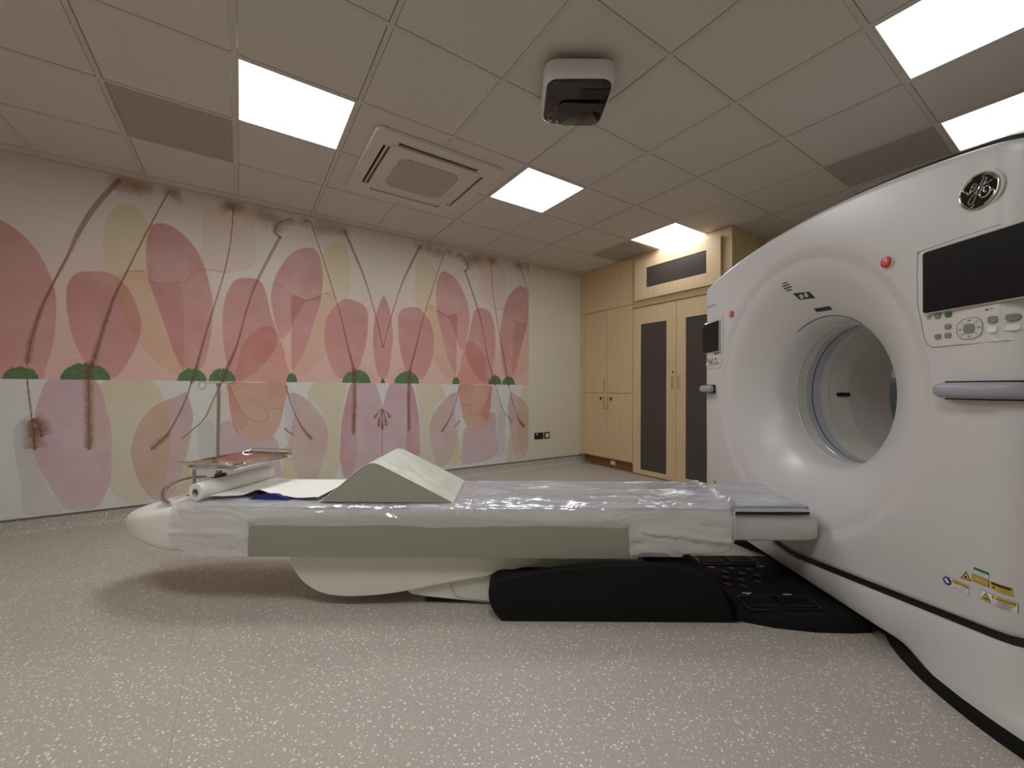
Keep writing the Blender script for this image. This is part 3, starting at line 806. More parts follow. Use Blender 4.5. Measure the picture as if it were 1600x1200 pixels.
    for a, b_, hh in MOUNDS:
        for A, B in ((a, b_), (2 * AX_ - b_, 2 * AX_ - a)):
            if A > x1: continue
            sl = region(np.array([(A, SEAM), (B, SEAM + hh)]), .02)
            xx, zz = X[sl], Z_[sl]
            if xx.size == 0: continue
            q = (xx - (A + B) / 2) / ((B - A) / 2)
            jag = tuft[(np.abs(xx * 140).astype(int)) % 2000] * .13 - .06
            top_ = hh * np.sqrt(np.clip(1 - q * q, 0, 1)) * (1 + jag * 1.3)
            k_ = ((zz > SEAM) & (zz < SEAM + top_) & (np.abs(q) < 1)).astype(float)
            shade = (.85 + .3 * nC[sl])[..., None]
            c = np.array((80, 114, 70)) / 255 * shade
            img[sl] = img[sl] * (1 - k_[..., None] * .93) + c * k_[..., None] * .93
    for P, wa, wb, mode in STEMS:
        stroke(P, wa, wb, mode); stroke(mirror(P), wa, wb, mode)
    img = np.clip(img, 0, 1)
    lin = np.where(img <= .04045, img / 12.92, ((img + .055) / 1.055) ** 2.4)
    lin = np.clip(lin * MURAL_GAIN, 0, .95)
    # mesh: a thin sheet of wallpaper, dense enough to carry the print
    verts = np.empty((nz_, nx, 3), np.float32)
    verts[..., 0] = X; verts[..., 1] = YF - .002; verts[..., 2] = Z_
    idx = np.arange(nz_ * nx).reshape(nz_, nx)
    quads = np.stack([idx[:-1, :-1], idx[:-1, 1:], idx[1:, 1:], idx[1:, :-1]], -1).reshape(-1, 4)
    me = bpy.data.meshes.new('wall_mural')
    me.vertices.add(nz_ * nx); me.vertices.foreach_set('co', verts.ravel())
    me.loops.add(quads.size); me.loops.foreach_set('vertex_index', quads.ravel().astype(np.int32))
    me.polygons.add(len(quads)); me.polygons.foreach_set('loop_start', np.arange(0, quads.size, 4, dtype=np.int32))
    me.update(calc_edges=True)
    at = me.color_attributes.new('print', 'FLOAT_COLOR', 'POINT')
    rgba = np.ones((nz_ * nx, 4), np.float32); rgba[:, :3] = lin.reshape(-1, 3)
    at.data.foreach_set('color', rgba.ravel())
    o = bpy.data.objects.new('wall_mural', me); C.objects.link(o)
    me.materials.append(attr_mat('printed_wallpaper', 'print', .65))
    tag(o, 'wallpaper mural of pink watercolour petals, brown stems and green tufts', 'mural')
MURAL_GAIN = 1.0
build_mural()

# ================================================================== THE SCANNER
# scanner coordinates: s along the table toward the gantry, d across it (away from the viewer), z up
DC, ZC = 2.2, 1.04
HW = 1.03
def z_top(o): return 1.93 - .118 * abs(o) ** 2.2
def z_bot(o): return .195 + .135 * math.sqrt(o * o + .004)
def sweep(o):
    a = max(0.0, abs(o) - .93)
    return 9.0 * a * a
def in_outline(o, z, grow=0.0, bottom=None):
    k = .012
    f3 = (z_bot(o) if bottom is None else bottom) - z
    fs = (abs(o) - HW - grow, z - z_top(min(1.2, abs(o))) - grow, f3)
    mx = max(fs)
    return mx + k * math.log(sum(math.exp((q - mx) / k) for q in fs)) < .008
def reach(a, grow=0.0, bottom=None):
    lo, hi = .3, 1.9
    for _ in range(40):
        mid = (lo + hi) / 2
        if in_outline(mid * math.cos(a), ZC + mid * math.sin(a), grow, bottom): lo = mid
        else: hi = mid
    return lo
NA = 224
ANG = [2 * math.pi * k / NA for k in range(NA)]
G = thing('ct_scanner', 'large white scanner gantry with round bore, touch screens and black base', 'scanner', (2.0, DC, 0), scanner=True)
RA = [reach(a) for a in ANG]
rows = []
flare = [(.372, 1.80), (.380, 1.765), (.392, 1.725), (.410, 1.69), (.436, 1.667), (.475, 1.632), (.52, 1.600), (.57, 1.570), (.62, 1.537), (.66, 1.524), (.688, 1.519), (.700, 1.518)]
for rr, s_ in flare:
    rows.append([(s_, DC + rr * math.cos(a), ZC + rr * math.sin(a)) for a in ANG])
for rr, s_ in ((.704, 1.516), (.742, 1.5015), (.748, 1.500)):
    row = []
    for k, a in enumerate(ANG):
        row.append((s_ + sweep(rr * math.cos(a)), DC + rr * math.cos(a), ZC + rr * math.sin(a)))
    rows.append(row)
for t_ in (.15, .3, .45, .6, .75, .88, .96):
    row = []
    for k, a in enumerate(ANG):
        rr = .76 + (RA[k] - .022 - .76) * t_
        row.append((1.5 + sweep(rr * math.cos(a)), DC + rr * math.cos(a), ZC + rr * math.sin(a)))
    rows.append(row)
for dr, ds in ((-.022, 0), (-.012, .003), (-.004, .009), (0, .020), (.002, .06), (.002, .16)):
    row = []
    for k, a in enumerate(ANG):
        rr = RA[k] + dr
        row.append((1.5 + sweep(rr * math.cos(a)) + ds, DC + rr * math.cos(a), ZC + rr * math.sin(a)))
    rows.append(row)
obj('front_cover', grid_mesh(rows, closed_u=True), 'white_gantry', G, 60)
# black seal just behind the rim of the front cover
rows = []
for dr, ds in ((-.004, .022), (1, .026), (1, .05), (-.004, .054)):
    row = []
    for k, a in enumerate(ANG):
        o_ = RA[k] * math.cos(a)
        rr = RA[k] + (dr if dr < 0 else .004 + .014 * max(0, min(1, -o_)) * (1 if math.sin(a) > 0 else 0))
        row.append((1.5 + sweep(o_) + ds, DC + rr * math.cos(a), ZC + rr * math.sin(a)))
    rows.append(row)
obj('rim_seal', grid_mesh(rows, closed_u=True), 'black', G, 40)
# dark gap and rear shell
RB = [reach(a, .012, .10) for a in ANG]
rows = []
for dr, s_ in ((-.25, 1.67), (.0, 1.67), (.0, 1.70), (-.03, 1.705), (-.03, 1.75)):
    rows.append([(s_ + sweep((RB[k] + dr) * math.cos(a)), DC + (RB[k] + dr) * math.cos(a), ZC + (RB[k] + dr) * math.sin(a)) for k, a in enumerate(ANG)])
obj('gap_band', grid_mesh(rows, closed_u=True), 'black', G, 40)
rows = []
for dr, s_ in ((-.06, 1.76), (-.004, 1.765), (0, 1.775), (-.004, 2.3), (-.03, 2.48), (-.10, 2.55), (-.25, 2.57)):
    rows.append([(s_, DC + (RB[k] + dr) * math.cos(a), ZC + (RB[k] + dr) * math.sin(a)) for k, a in enumerate(ANG)])
for rr, s_ in ((.62, 2.57), (.58, 2.56), (.50, 2.50), (.43, 2.38), (.39, 2.24), (.372, 2.12)):
    rows.append([(s_, DC + rr * math.cos(a), ZC + rr * math.sin(a)) for a in ANG])
obj('rear_cover', grid_mesh(rows, closed_u=True), 'white_gantry', G, 50)

def bore_ring(name, s0, s1, r_out, r_in, material, parent, nn=96):
    aa = [2 * math.pi * k / nn for k in range(nn)]
    rows = []
    for rr, s_ in ((r_out, s0), (r_in, s0 + .002), (r_in, s1 - .002), (r_out, s1)):
        rows.append([(s_, DC + rr * math.cos(a), ZC + rr * math.sin(a)) for a in aa])
    return obj(name, grid_mesh(rows, closed_u=True), material, parent, 40)
liner = bore_ring('bore_liner', 1.795, 2.125, .3735, .3715, 'bore_white', G)
bore_ring('seam_ring', 1.797, 1.802, .3725, .3705, 'rim_grey', liner)
bore_ring('scan_window', 1.850, 1.945, .3725, .3700, 'bore_clear', liner)
bore_ring('centre_line', 1.888, 1.896, .371, .3690, 'black', liner)
bore_ring('seam_ring', 1.995, 2.000, .3725, .3705, 'rim_grey', liner)
# small black slot on the far inner side of the bore
sl = prism(rrect(2.045, 2.125, 1.032 - .012, 1.032 + .012, .011), 1, DC + .360, DC + .3705)
obj('sensor_slot', sl, 'black', liner)

# --- details on the flare: loudspeaker slots, laser window
def flare_s(rr):
    pts = sorted(flare)
    if rr >= .70: return 1.5
    for (a0, s0), (a1, s1_) in zip(pts, pts[1:]):
        if a0 <= rr <= a1: return s0 + (s1_ - s0) * (rr - a0) / (a1 - a0)
    return 1.6
def on_flare(d, z, lift):
    o, h_ = d - DC, z - ZC
    rr = math.hypot(o, h_)
    e = 1e-3
    g = (flare_s(rr + .01) - flare_s(rr - .01)) / .02
    n = Vector((-1, g * o / rr, g * h_ / rr)).normalized()
    return Vector((flare_s(rr), d, z)) + n * lift
def patch(outline, lo, hi, nsub=6):
    """a thin plate following the flare, from its outline in (d, z)"""
    bm = bmesh.new()
    cx_ = sum(p[0] for p in outline) / len(outline); cz_ = sum(p[1] for p in outline) / len(outline)
    P = []
    for k in range(len(outline)):
        a, b_ = outline[k], outline[(k + 1) % len(outline)]
        for q in range(nsub): P.append((a[0] + (b_[0] - a[0]) * q / nsub, a[1] + (b_[1] - a[1]) * q / nsub))
    rows = [[on_flare(p[0], p[1], lo) for p in P]]
    for f_ in (1, .66, .33, .04):
        rows.append([on_flare(cx_ + (p[0] - cx_) * f_, cz_ + (p[1] - cz_) * f_, hi) for p in P])
    grid_mesh(rows, closed_u=True, bm=bm)
    return bm
for k in range(4):
    zc_ = 1.664 - k * .0135
    d0, d1_ = (2.262 + .004 * (k % 2), 2.318) if k in (1, 2) else (2.274, 2.308)
    obj('speaker_slot', patch([(d0, zc_), (d1_, zc_), (d1_, zc_ - .006), (d0, zc_ - .006)], -.004, .0012), 'ink', G)
lw = obj('laser_window', patch([(2.175, 1.585), (2.282, 1.60), (2.262, 1.560), (2.158, 1.548)], -.004, .0015), 'ink', G)
for dd in (2.238, 2.203):
    obj('laser_lens', patch(circle(dd, 1.574, .0125, 12), -.001, .0035, 1), 'lens', lw)
obj('status_display', patch([(2.108, 1.495), (2.218, 1.503), (2.218, 1.485), (2.108, 1.477)], -.004, .0018), 'ink', G)
obj('flap_seam', tube([on_flare(DC + .415 * math.cos(a), ZC + .415 * math.sin(a), .0003) for a in [math.radians(60 + 5 * k) for k in range(14)]], .0022, 6), 'ink', G)

# --- emergency stops, emblem, lettering
def disc(name, o, z, rr, lift, material, parent, n=28, bev=.002):
    s0 = 1.5 + sweep(o)
    bm = prism([(DC + o + p[0], z + p[1]) for p in circle(0, 0, rr, n)], 0, s0 - lift, s0 + .004, bev)
    return obj(name, bm, material, parent, 40)
for o_ in (-.575, .575):
    b_ = disc('stop_button', o_, 1.572, .026, .006, 'button_ring', G)
    disc('stop_cap', o_, 1.572, .022, .012, 'red', b_)
    disc('stop_symbol', o_, 1.572, .009, .0135, 'lab_white', b_, 20, .0005)
    disc('stop_symbol_centre', o_, 1.572, .0065, .0142, 'red', b_, 20, .0005)

EO, EZ, ER = -.895, 1.702, .0565
es = 1.5 + sweep(EO)
tilt = .0                # slope of the swept cover at the emblem
def emb(x, y, h_):
    """x to the viewer's right, y up, h out of the cover"""
    return (es - h_ + x * tilt, DC + EO - x, EZ + y)
def flat_prism(poly, h0, h1, place):
    bm = bmesh.new()
    A = [bm.verts.new(place(p[0], p[1], h0)) for p in poly]; B = [bm.verts.new(place(p[0], p[1], h1)) for p in poly]
    bm.faces.new(A); bm.faces.new(B[::-1])
    n = len(poly)
    for k in range(n): bm.faces.new((A[k], B[k], B[(k + 1) % n], A[(k + 1) % n]))
    return bm
em = obj('emblem', flat_prism(circle(0, 0, ER, 48), -.006, .004, emb), 'black_gloss', G)
def ribbon(paths, rad, h_, place, unit):
    bm = bmesh.new()
    for P in paths:
        q = smooth_path([(a, b_, 0) for a, b_ in P], 6)
        add_tube(bm, [place(p.x * unit, p.y * unit, h_) for p in q], rad, 6)
    return bm
obj('emblem_recess', flat_prism(circle(0, 0, ER * 1.14, 48), -.006, .0003, emb), 'panel_grey', G)
obj('emblem_ring', tube([emb(ER * .97 * math.cos(a), ER * .97 * math.sin(a), .004) for a in [2 * math.pi * k / 48 for k in range(49)]], .0028, 8), 'chrome', em, 60)
tabs = []
for q in range(4):
    a0 = math.pi / 2 * q + .35
    tabs.append([(.88 * math.cos(a0 + t_), .88 * math.sin(a0 + t_)) for t_ in (0, .25, .5, .75)] + [(.74 * math.cos(a0 + .92), .74 * math.sin(a0 + .92)), (.68 * math.cos(a0 + .80), .68 * math.sin(a0 + .80))])
for tb_ in tabs:
    obj('emblem_flourish', ribbon([tb_], .0022, .0045, emb, ER), 'chrome', em, 60)
Gp = [(-.56, .14), (-.52, .02), (-.42, .04), (-.38, .18), (-.34, .36), (-.22, .50), (-.10, .46), (-.10, .30), (-.22, .14), (-.34, .12), (-.36, .28), (-.24, .34), (-.10, .16), (-.06, .02), (-.12, -.24), (-.24, -.50), (-.40, -.60), (-.50, -.48), (-.42, -.28), (-.22, -.08), (.02, .10)]
Ep = [(.02, .10), (.10, .30), (.26, .56), (.38, .60), (.40, .46), (.28, .26), (.16, .14), (.10, .22), (.24, .24), (.46, .24), (.66, .34)]
Eq = [(.30, .12), (.14, .02), (.06, -.18), (.12, -.38), (.30, -.46), (.50, -.36), (.58, -.14), (.50, .06), (.36, .10), (.27, -.02), (.30, -.18), (.42, -.20)]
obj('emblem_letters', ribbon([Gp, Ep, Eq], .0024, .0045, emb, ER), 'chrome', em, 60)

def face_place(d0, z0, lift=.0006):
    """lettering starting at d0 (runs toward the viewer's right)"""
    def pl(x, y, h_):
        d = d0 - x
        o = d - DC
        return (1.5 + sweep(o) - lift - h_ * .5, d, z0 + y)
    return pl
obj('lettering', text_bm('Revolution', .030, face_place(3.13, 1.678)), 'ink_grey', G)

# --- control panels on both sides of the bore
def ctl(side):
    """side -1: near the viewer, +1: far; drawn with x growing away from the bore"""
    def pl(lift):
        def f_(x, y):
            o = side * (.73 + x)
            return (1.5 + sweep(o) - lift, DC + o, y)
        return f_
    def pl_flat(lift):
        def f_(x, y):
            o = side * (.73 + x)
            return (1.5 + .045 * x - lift, DC + o, y)
        return f_
    def plate(outline, lift0, lift1, nsub=5, pl=pl):
        P = []
        for k in range(len(outline)):
            a, b_ = outline[k], outline[(k + 1) % len(outline)]
            n_ = max(1, int(math.hypot(a[0] - b_[0], a[1] - b_[1]) / .03))
            for q in range(n_): P.append((a[0] + (b_[0] - a[0]) * q / n_, a[1] + (b_[1] - a[1]) * q / n_))
        cx_ = sum(p[0] for p in outline) / len(outline); cz_ = sum(p[1] for p in outline) / len(outline)
        A, B = pl(lift0), pl(lift1)
        rows = [[A(*p) for p in P]]
        for f_ in (1, .8, .6, .4, .2, .02):
            rows.append([B(cx_ + (p[0] - cx_) * f_, cz_ + (p[1] - cz_) * f_) for p in P])
        return grid_mesh(rows, closed_u=True)
    W = .293 if side < 0 else .268
    surround = [(-.035, 1.55), (-.028, 1.565), (-.012, 1.572), (W + .008, 1.572), (W + .015, 1.56), (W + .015, 1.225), (W + .004, 1.214), (.05, 1.214), (.024, 1.2145), (.008, 1.220), (-.003, 1.232), (-.012, 1.258), (-.024, 1.32), (-.035, 1.38), (-.037, 1.46)]
    cp = obj('control_panel', plate(surround, -.004, .0012), 'panel_grey', G)
    lo = pl(.0014)
    seam = smooth_path([(a, b_, 0) for a, b_ in surround], 3, True)
    obj('panel_seam', tube([lo(p.x, p.y) for p in seam] + [lo(seam[0].x, seam[0].y)], .0011, 5, False), 'ink_grey', cp)
    obj('screen_frame', plate(rrect(-.004, W + .004, 1.334, 1.560, .014, 4), -.045, .016, pl=pl_flat), 'lens', cp)
    obj('touch_screen', plate(rrect(0, W, 1.338, 1.556, .010, 4), .006, .018, pl=pl_flat), 'screen_black', cp)
    def btn(x, y, w_, h_, material, lift=.005, name='button'):
        return obj(name, plate(rrect(x - w_ / 2, x + w_ / 2, y - h_ / 2, y + h_ / 2, min(w_, h_) * .38, 3), .0, lift), material, cp)
    btn(.037, 1.322, .020, .018, 'button'); btn(.072, 1.321, .020, .018, 'green')
    btn(.070, 1.280, .020, .018, 'button'); btn(.070, 1.250, .020, .018, 'button'); btn(.037, 1.250, .020, .018, 'button')
    obj('symbol', plate(circle(.006, 1.322, .008, 14), 0, .0022), 'ink_grey', cp)
    obj('symbol', plate(circle(.006, 1.322, .0055, 14), 0, .0026), 'panel_grey', cp)
    obj('symbol', plate(rrect(.003, .009, 1.319, 1.325, .002, 2), 0, .003), 'ink_grey', cp)
    btn(.136, 1.264, .072, .066, 'button_ring', .003, 'direction_pad')
    for th in (45, 135, 225, 315):
        a = math.radians(th)
        obj('pad_divider', tube([pl(.0034)(.136 + .02 * math.cos(a), 1.264 + .018 * math.sin(a)), pl(.0034)(.136 + .036 * math.cos(a), 1.264 + .033 * math.sin(a))], .0007, 5), 'ink_grey', cp)
    for dx, dy in ((0, .026), (0, -.026), (.028, 0), (-.028, 0)):
        obj('pad_mark', plate(rrect(.136 + dx - .004, .136 + dx + .004, 1.264 + dy - .002, 1.264 + dy + .002, .0015, 2), 0, .0042), 'ink_grey', cp)
    seamp = rrect(.136 - .037, .136 + .037, 1.264 - .034, 1.264 + .034, .027, 6)
    obj('pad_outline', tube([pl(.0034)(*p) for p in seamp + seamp[:1]], .0009, 5, False), 'ink_grey', cp)
    btn(.136, 1.264, .030, .030, 'button', .007)
    btn(.200, 1.283, .024, .021, 'button'); btn(.200, 1.252, .024, .018, 'lab_white'); btn(.240, 1.283, .024, .021, 'button'); btn(.240, 1.252, .024, .018, 'lab_white')
    obj('symbol', plate(rrect(.180, .188, 1.313, 1.320, .002, 2), 0, .0022), 'ink_grey', cp)
    obj('symbol', plate(rrect(.192, .200, 1.317, 1.319, .0008, 2), 0, .0022), 'ink_grey', cp)
    if side > 0:
        obj('status_light', box(1.5 + sweep(1.0) - .03, 1.5 + sweep(1.0) - .018, DC + .985, DC + 1.0, 1.562, 1.575, .002), 'led', cp)
    # grip below the panel
    def grip_path(x):
        o = side * (.73 + x)
        return Vector((1.5 + sweep(o), DC + o, 1.061))
    rows = []
    for x, k_ in ((.058, .2), (.060, .55), (.066, .8), (.076, .95), (.09, 1), (.15, 1), (.22, 1), (.262, 1), (.276, .95), (.286, .8), (.292, .55), (.294, .2)):
        c = grip_path(x)
        ring = []
        for q in range(16):
            a = 2 * math.pi * q / 16
            ring.append((c.x - .034 + .022 * k_ * math.cos(a), c.y, c.z + .026 * k_ * math.copysign(abs(math.sin(a)) ** .8, math.sin(a))))
        rows.append(ring)
    bm = grid_mesh(rows, closed_u=True)
    bm.verts.ensure_lookup_table()
    bm.faces.new([bm.verts[q] for q in range(16)]); bm.faces.new([bm.verts[len(rows) * 16 - 16 + q] for q in range(16)])
    gp = obj('grip', bm, 'handle_grey', G, 60)
    bk = bmesh.new()
    P0 = [grip_path(x) for x in (.074, .12, .16, .2, .24, .276)]
    rows = [[(p.x - .018, p.y, p.z + .031), (p.x + .01, p.y, p.z + .031), (p.x + .01, p.y, p.z - .031), (p.x - .018, p.y, p.z - .031)] for p in P0]
    grid_mesh(rows, closed_u=True, bm=bk)
    bk.verts.ensure_lookup_table()
    bk.faces.new([bk.verts[q] for q in range(4)]); bk.faces.new([bk.verts[len(rows) * 4 - 4 + q] for q in range(4)])
    obj('grip_recess', bk, 'black', gp)
ctl(-1); ctl(1)

# --- warning labels low on the near side
def label_plate(name, d0, d1_, z0, z1, material, parent=None, lift=.0006, thick=.0006):
    P = [(d0, z0), ((d0 + d1_) / 2, z0), (d1_, z0), (d1_, z1), ((d0 + d1_) / 2, z1), (d0, z1)]
    bm = bmesh.new()
    A = [bm.verts.new((1.5 + sweep(d - DC) - lift, d, z)) for d, z in P]
    B = [bm.verts.new((1.5 + sweep(d - DC) - lift + thick + .0004, d, z)) for d, z in P]
    bm.faces.new((A[0], A[1], A[4], A[5])); bm.faces.new((A[1], A[2], A[3], A[4]))
    for k in range(6): bm.faces.new((A[k], B[k], B[(k + 1) % 6], A[(k + 1) % 6]))
    return obj(name, bm, material, parent or G)
def label_poly(name, pts, material, parent, lift):
    bm = bmesh.new()
    A = [bm.verts.new((1.5 + sweep(d - DC) - lift, d, z)) for d, z in pts]
    B = [bm.verts.new((1.5 + sweep(d - DC) - lift + .0006, d, z)) for d, z in pts]
    bm.faces.new(A)
    for k in range(len(pts)): bm.faces.new((A[k], B[k], B[(k + 1) % len(pts)], A[(k + 1) % len(pts)]))
    return obj(name, bm, material, parent)
def caution(d1_, z0, z1, symbol):
    """label runs from d1_ (viewer's left) over .083 to the right"""
    w_ = .083
    a = label_plate('warning_label', d1_ - w_, d1_, z0, z1, 'ink_grey')
    label_plate('label_face', d1_ - w_ + .0015, d1_ - .0015, z0 + .0015, z1 - .0015, 'lab_white', a, .0012)
    label_plate('yellow_band', d1_ - w_ + .003, d1_ - .032, z1 - .013, z1 - .002, 'yellow', a, .0018)
    obj('label_text', text_bm('CAUTION', .0105, face_place(d1_ - .033, z1 - .0113, .0022), .0001), 'ink', a)
    for k in range(3):
        label_plate('text_line', d1_ - w_ + .006 + .004 * k, d1_ - .034, z1 - .0185 - k * .0048, z1 - .0175 - k * .0048, 'ink_grey', a, .0018)
    cz_ = (z0 + z1) / 2; cd_ = d1_ - .0165
    if symbol == 'blue':
        label_poly('symbol', circle(cd_, cz_, .0138, 20), 'lab_blue', a, .0018)
        label_poly('symbol_figure', [(cd_ + .009, cz_ + .003), (cd_ + .003, cz_ + .009), (cd_ - .003, cz_ + .003), (cd_ - .008, cz_ - .005), (cd_ + .002, cz_ - .007), (cd_ + .006, cz_ - .002)], 'lab_white', a, .0024)
    else:
        label_poly('symbol', [(cd_ + .014, cz_ - .012), (cd_, cz_ + .014), (cd_ - .014, cz_ - .012)], 'ink', a, .0018)
        label_poly('symbol_field', [(cd_ + .0105, cz_ - .010), (cd_, cz_ + .0095), (cd_ - .0105, cz_ - .010)], 'yellow', a, .0024)
        label_plate('symbol_figure', cd_ - .006, cd_ + .004, cz_ - .007, cz_ - .003, 'ink', a, .003)
caution(1.423, .391, .423, 'blue')
caution(1.308, .394, .427, 'tri')
a = label_poly('warning_triangle', [(1.366, .436), (1.349, .466), (1.334, .438)], 'ink', G, .0006)
label_poly('triangle_field', [(1.3615, .4385), (1.349, .4610), (1.338, .4400)], 'yellow', a, .0012)
label_poly('triangle_symbol', circle(1.3495, .4465, .0042, 10), 'ink', a, .0018)
a = label_plate('warning_label', 1.284, 1.332, .443, .465, 'ink')
label_plate('yellow_band', 1.286, 1.330, .445, .463, 'yellow', a, .0012)
for k in range(3): label_plate('text_line', 1.290, 1.326, .4575 - k * .005, .4585 - k * .005, 'ink_grey', a, .0018)
a = label_plate('green_label', 1.284, 1.327, .469, .490, 'lab_green')
label_plate('label_face', 1.2855, 1.3255, .4705, .481, 'lab_white', a, .0012)
label_plate('text_line', 1.295, 1.315, .475, .4765, 'lab_green', a, .0018)
a = label_plate('warning_label', 1.234, 1.280, .443, .466, 'yellow')
label_plate('dark_band', 1.236, 1.278, .457, .465, 'ink', a, .0012)
label_poly('symbol', circle(1.272, .450, .003, 10), 'ink', a, .0012)
for k in range(2): label_plate('text_line', 1.238, 1.262, .4515 - k * .004, .4523 - k * .004, 'ink_grey', a, .0012)

a = label_plate('warning_label', 2.995, 3.035, .360, .385, 'yellow')
label_plate('dark_band', 2.998, 3.012, .363, .382, 'ink', a, .0012)

# --- black seam, lower cover, feet and black base trim
OS = [-HW + .004 + (2 * HW - .008) * k / 60 for k in range(61)]
def band(z_hi, z_lo, ds, back):
    rows = []
    top = [(1.5 + sweep(o) + ds, DC + o, z_hi(o)) for o in OS]
    low = [(1.5 + sweep(o) + ds, DC + o, z_lo(o)) for o in OS]
    lowb = [(back, DC + o, z_lo(o)) for o in OS]
    topb = [(back, DC + o, z_hi(o)) for o in OS]
    return grid_mesh([topb, top, low, lowb], closed_v=True)
obj('black_seam', band(lambda o: z_bot(o) + .01, lambda o: z_bot(o) - .045, .016, 1.66), 'black', G)
def chin(o): return .085 - .0 * o
rows = []
for dz_, ds_ in ((-.034, .10), (-.0345, .010), (-.037, .003), (-.044, .0)):
    rows.append([(1.5 + sweep(o) + ds_, DC + o, z_bot(o) + dz_) for o in OS])
def foot_front(a):
    T_ = [(.36, 1.68), (.46, 1.60), (.56, 1.55), (.66, 1.515), (.76, 1.492), (.86, 1.478), (.95, 1.474), (1.06, 1.478)]
    if a <= T_[0][0]: return T_[0][1]
    for (a0, s0), (a1, s1_) in zip(T_, T_[1:]):
        if a <= a1: return s0 + (s1_ - s0) * (a - a0) / (a1 - a0)
    return T_[-1][1]
def blend(o):
    w_ = max(0, min(1, (abs(o) - .50) / .26))
    return w_ * w_ * (3 - 2 * w_)
def low_row(ds_, z_free, z_foot, k_):
    out = []
    for o in OS:
        w_ = blend(o)
        s_free = 1.5 + sweep(o) + ds_
        s_ft = foot_front(abs(o)) - .002
        out.append((s_free + (s_free * (1 - k_) + s_ft * k_ - s_free) * w_, DC + o, z_free + (z_foot - z_free) * w_))
    return out
rows.append(low_row(.002, .135, .14, .45))
rows.append(low_row(.004, .105, .10, .85))
rows.append(low_row(.012, .089, .075, 1))
rows.append(low_row(.03, .085, .0555, 1))
rows.append([(2.5, DC + o, chin(o)) for o in OS])
obj('lower_cover', grid_mesh(rows), 'white_gantry', G, 40)
obj('underframe', box(1.85, 2.4, DC - .8, DC + .8, .02, .5), 'black_matt', G)
def foot(sgn):
    def P(k):
        pts = [(1.478, 1.06), (1.474, .95), (1.478, .86), (1.492, .76), (1.515, .66), (1.55, .56), (1.60, .46), (1.68, .36), (1.80, .28), (2.0, .24), (2.3, .3), (2.45, .5), (2.5, 1.06)]
        out = []
        for p in smooth_path([(a, b_, 0) for a, b_ in pts], 4):
            out.append((p.x, DC + sgn * p.y))
        return out
    base = P(0)
    c = (2.0, DC + sgn * .75)
    sc = lambda q, k: [(c[0] + (x - c[0]) * k, c[1] + (y - c[1]) * k) for x, y in q]
    bm = prism(sc(base, .95), 2, .055, .10)
    obj('foot', bm, 'white_gantry', G)
    obj('base_trim', prism(sc(base, 1.0), 2, 0.0, .056, .006), 'black_matt', G)
foot(-1); foot(1)
obj('underframe_skirt', box(1.622, 1.9, DC - .41, DC + .41, 0, .082, .004), 'black_matt', G)

# ================================================================== THE PATIENT TABLE
TB = thing('patient_table', 'long low white scanner couch with grey side panel and black curved base', 'scanner couch', (0.2, DC, 0), scanner=True)
# bed body: rounded section swept along s
def section(s, hw_, zt_, zb_, cy=DC, n=40, px_=.26):
    out = []
    zc_, hh = (zt_ + zb_) / 2, (zt_ - zb_) / 2
    for k in range(n):
        a = 2 * math.pi * k / n
        c, sn = math.cos(a), math.sin(a)
        out.append((s, cy + hw_ * math.copysign(abs(c) ** px_, c), zc_ + hh * math.copysign(abs(sn) ** px_, sn)))
    return out
st = [(-2.03, .03, .375, .34, .95), (-2.02, .05, .388, .325, .95), (-1.995, .085, .402, .307, .9), (-1.955, .120, .418, .292, .8), (-1.90, .165, .434, .281, .7), (-1.84, .205, .449, .274, .6), (-1.78, .236, .461, .270, .5), (-1.72, .254, .471, .268, .4), (-1.66, .266, .479, .266, .28), (-1.55, .270, .486, .265, .18),
      (-1.3, .270, .488, .264, .16), (-.6, .270, .488, .264, .16), (.2, .270, .488, .264, .16), (.80, .270, .488, .268, .16), (.97, .269, .488, .266, .18), (1.025, .266, .486, .272, .2), (1.05, .262, .485, .290, .25), (1.068, .256, .484, .325, .3)]
rows = [section(s, a, zt_, zb_, px_=p) for s, a, zt_, zb_, p in st]
bm = grid_mesh(rows, closed_u=True); bm.verts.ensure_lookup_table()
bm.faces.new([bm.verts[k] for k in range(40)]); bm.faces.new([bm.verts[len(rows) * 40 - 40 + k] for k in range(40)])
body = obj('bed_body', bm, 'white_table', TB, 40)
obj('release_slot', box(-1.70, -1.60, DC - .06, DC + .06, .483, .4885, .002), 'dark_gap', body)
# grab loop over the foot end
loop = smooth_path([(-1.66, 1.985, .480), (-1.70, 2.0, .505), (-1.74, 2.05, .535), (-1.76, 2.13, .550), (-1.76, 2.2, .555), (-1.76, 2.27, .550), (-1.74, 2.35, .535), (-1.70, 2.40, .505), (-1.66, 2.415, .480)], 6)
obj('grab_loop', tube(loop, .012, 12), 'chrome', TB, 60)
obj('mattress', box(-1.52, 1.055, DC - .262, DC + .262, .4865, .4985, .005, 3), 'mattress', TB, 40)
obj('cradle_pad', prism([(1.056, DC - .240), (1.425, DC - .240), (1.474, DC + .240), (1.056, DC + .240)], 2, .4775, .5000, .003), 'mattress', TB)
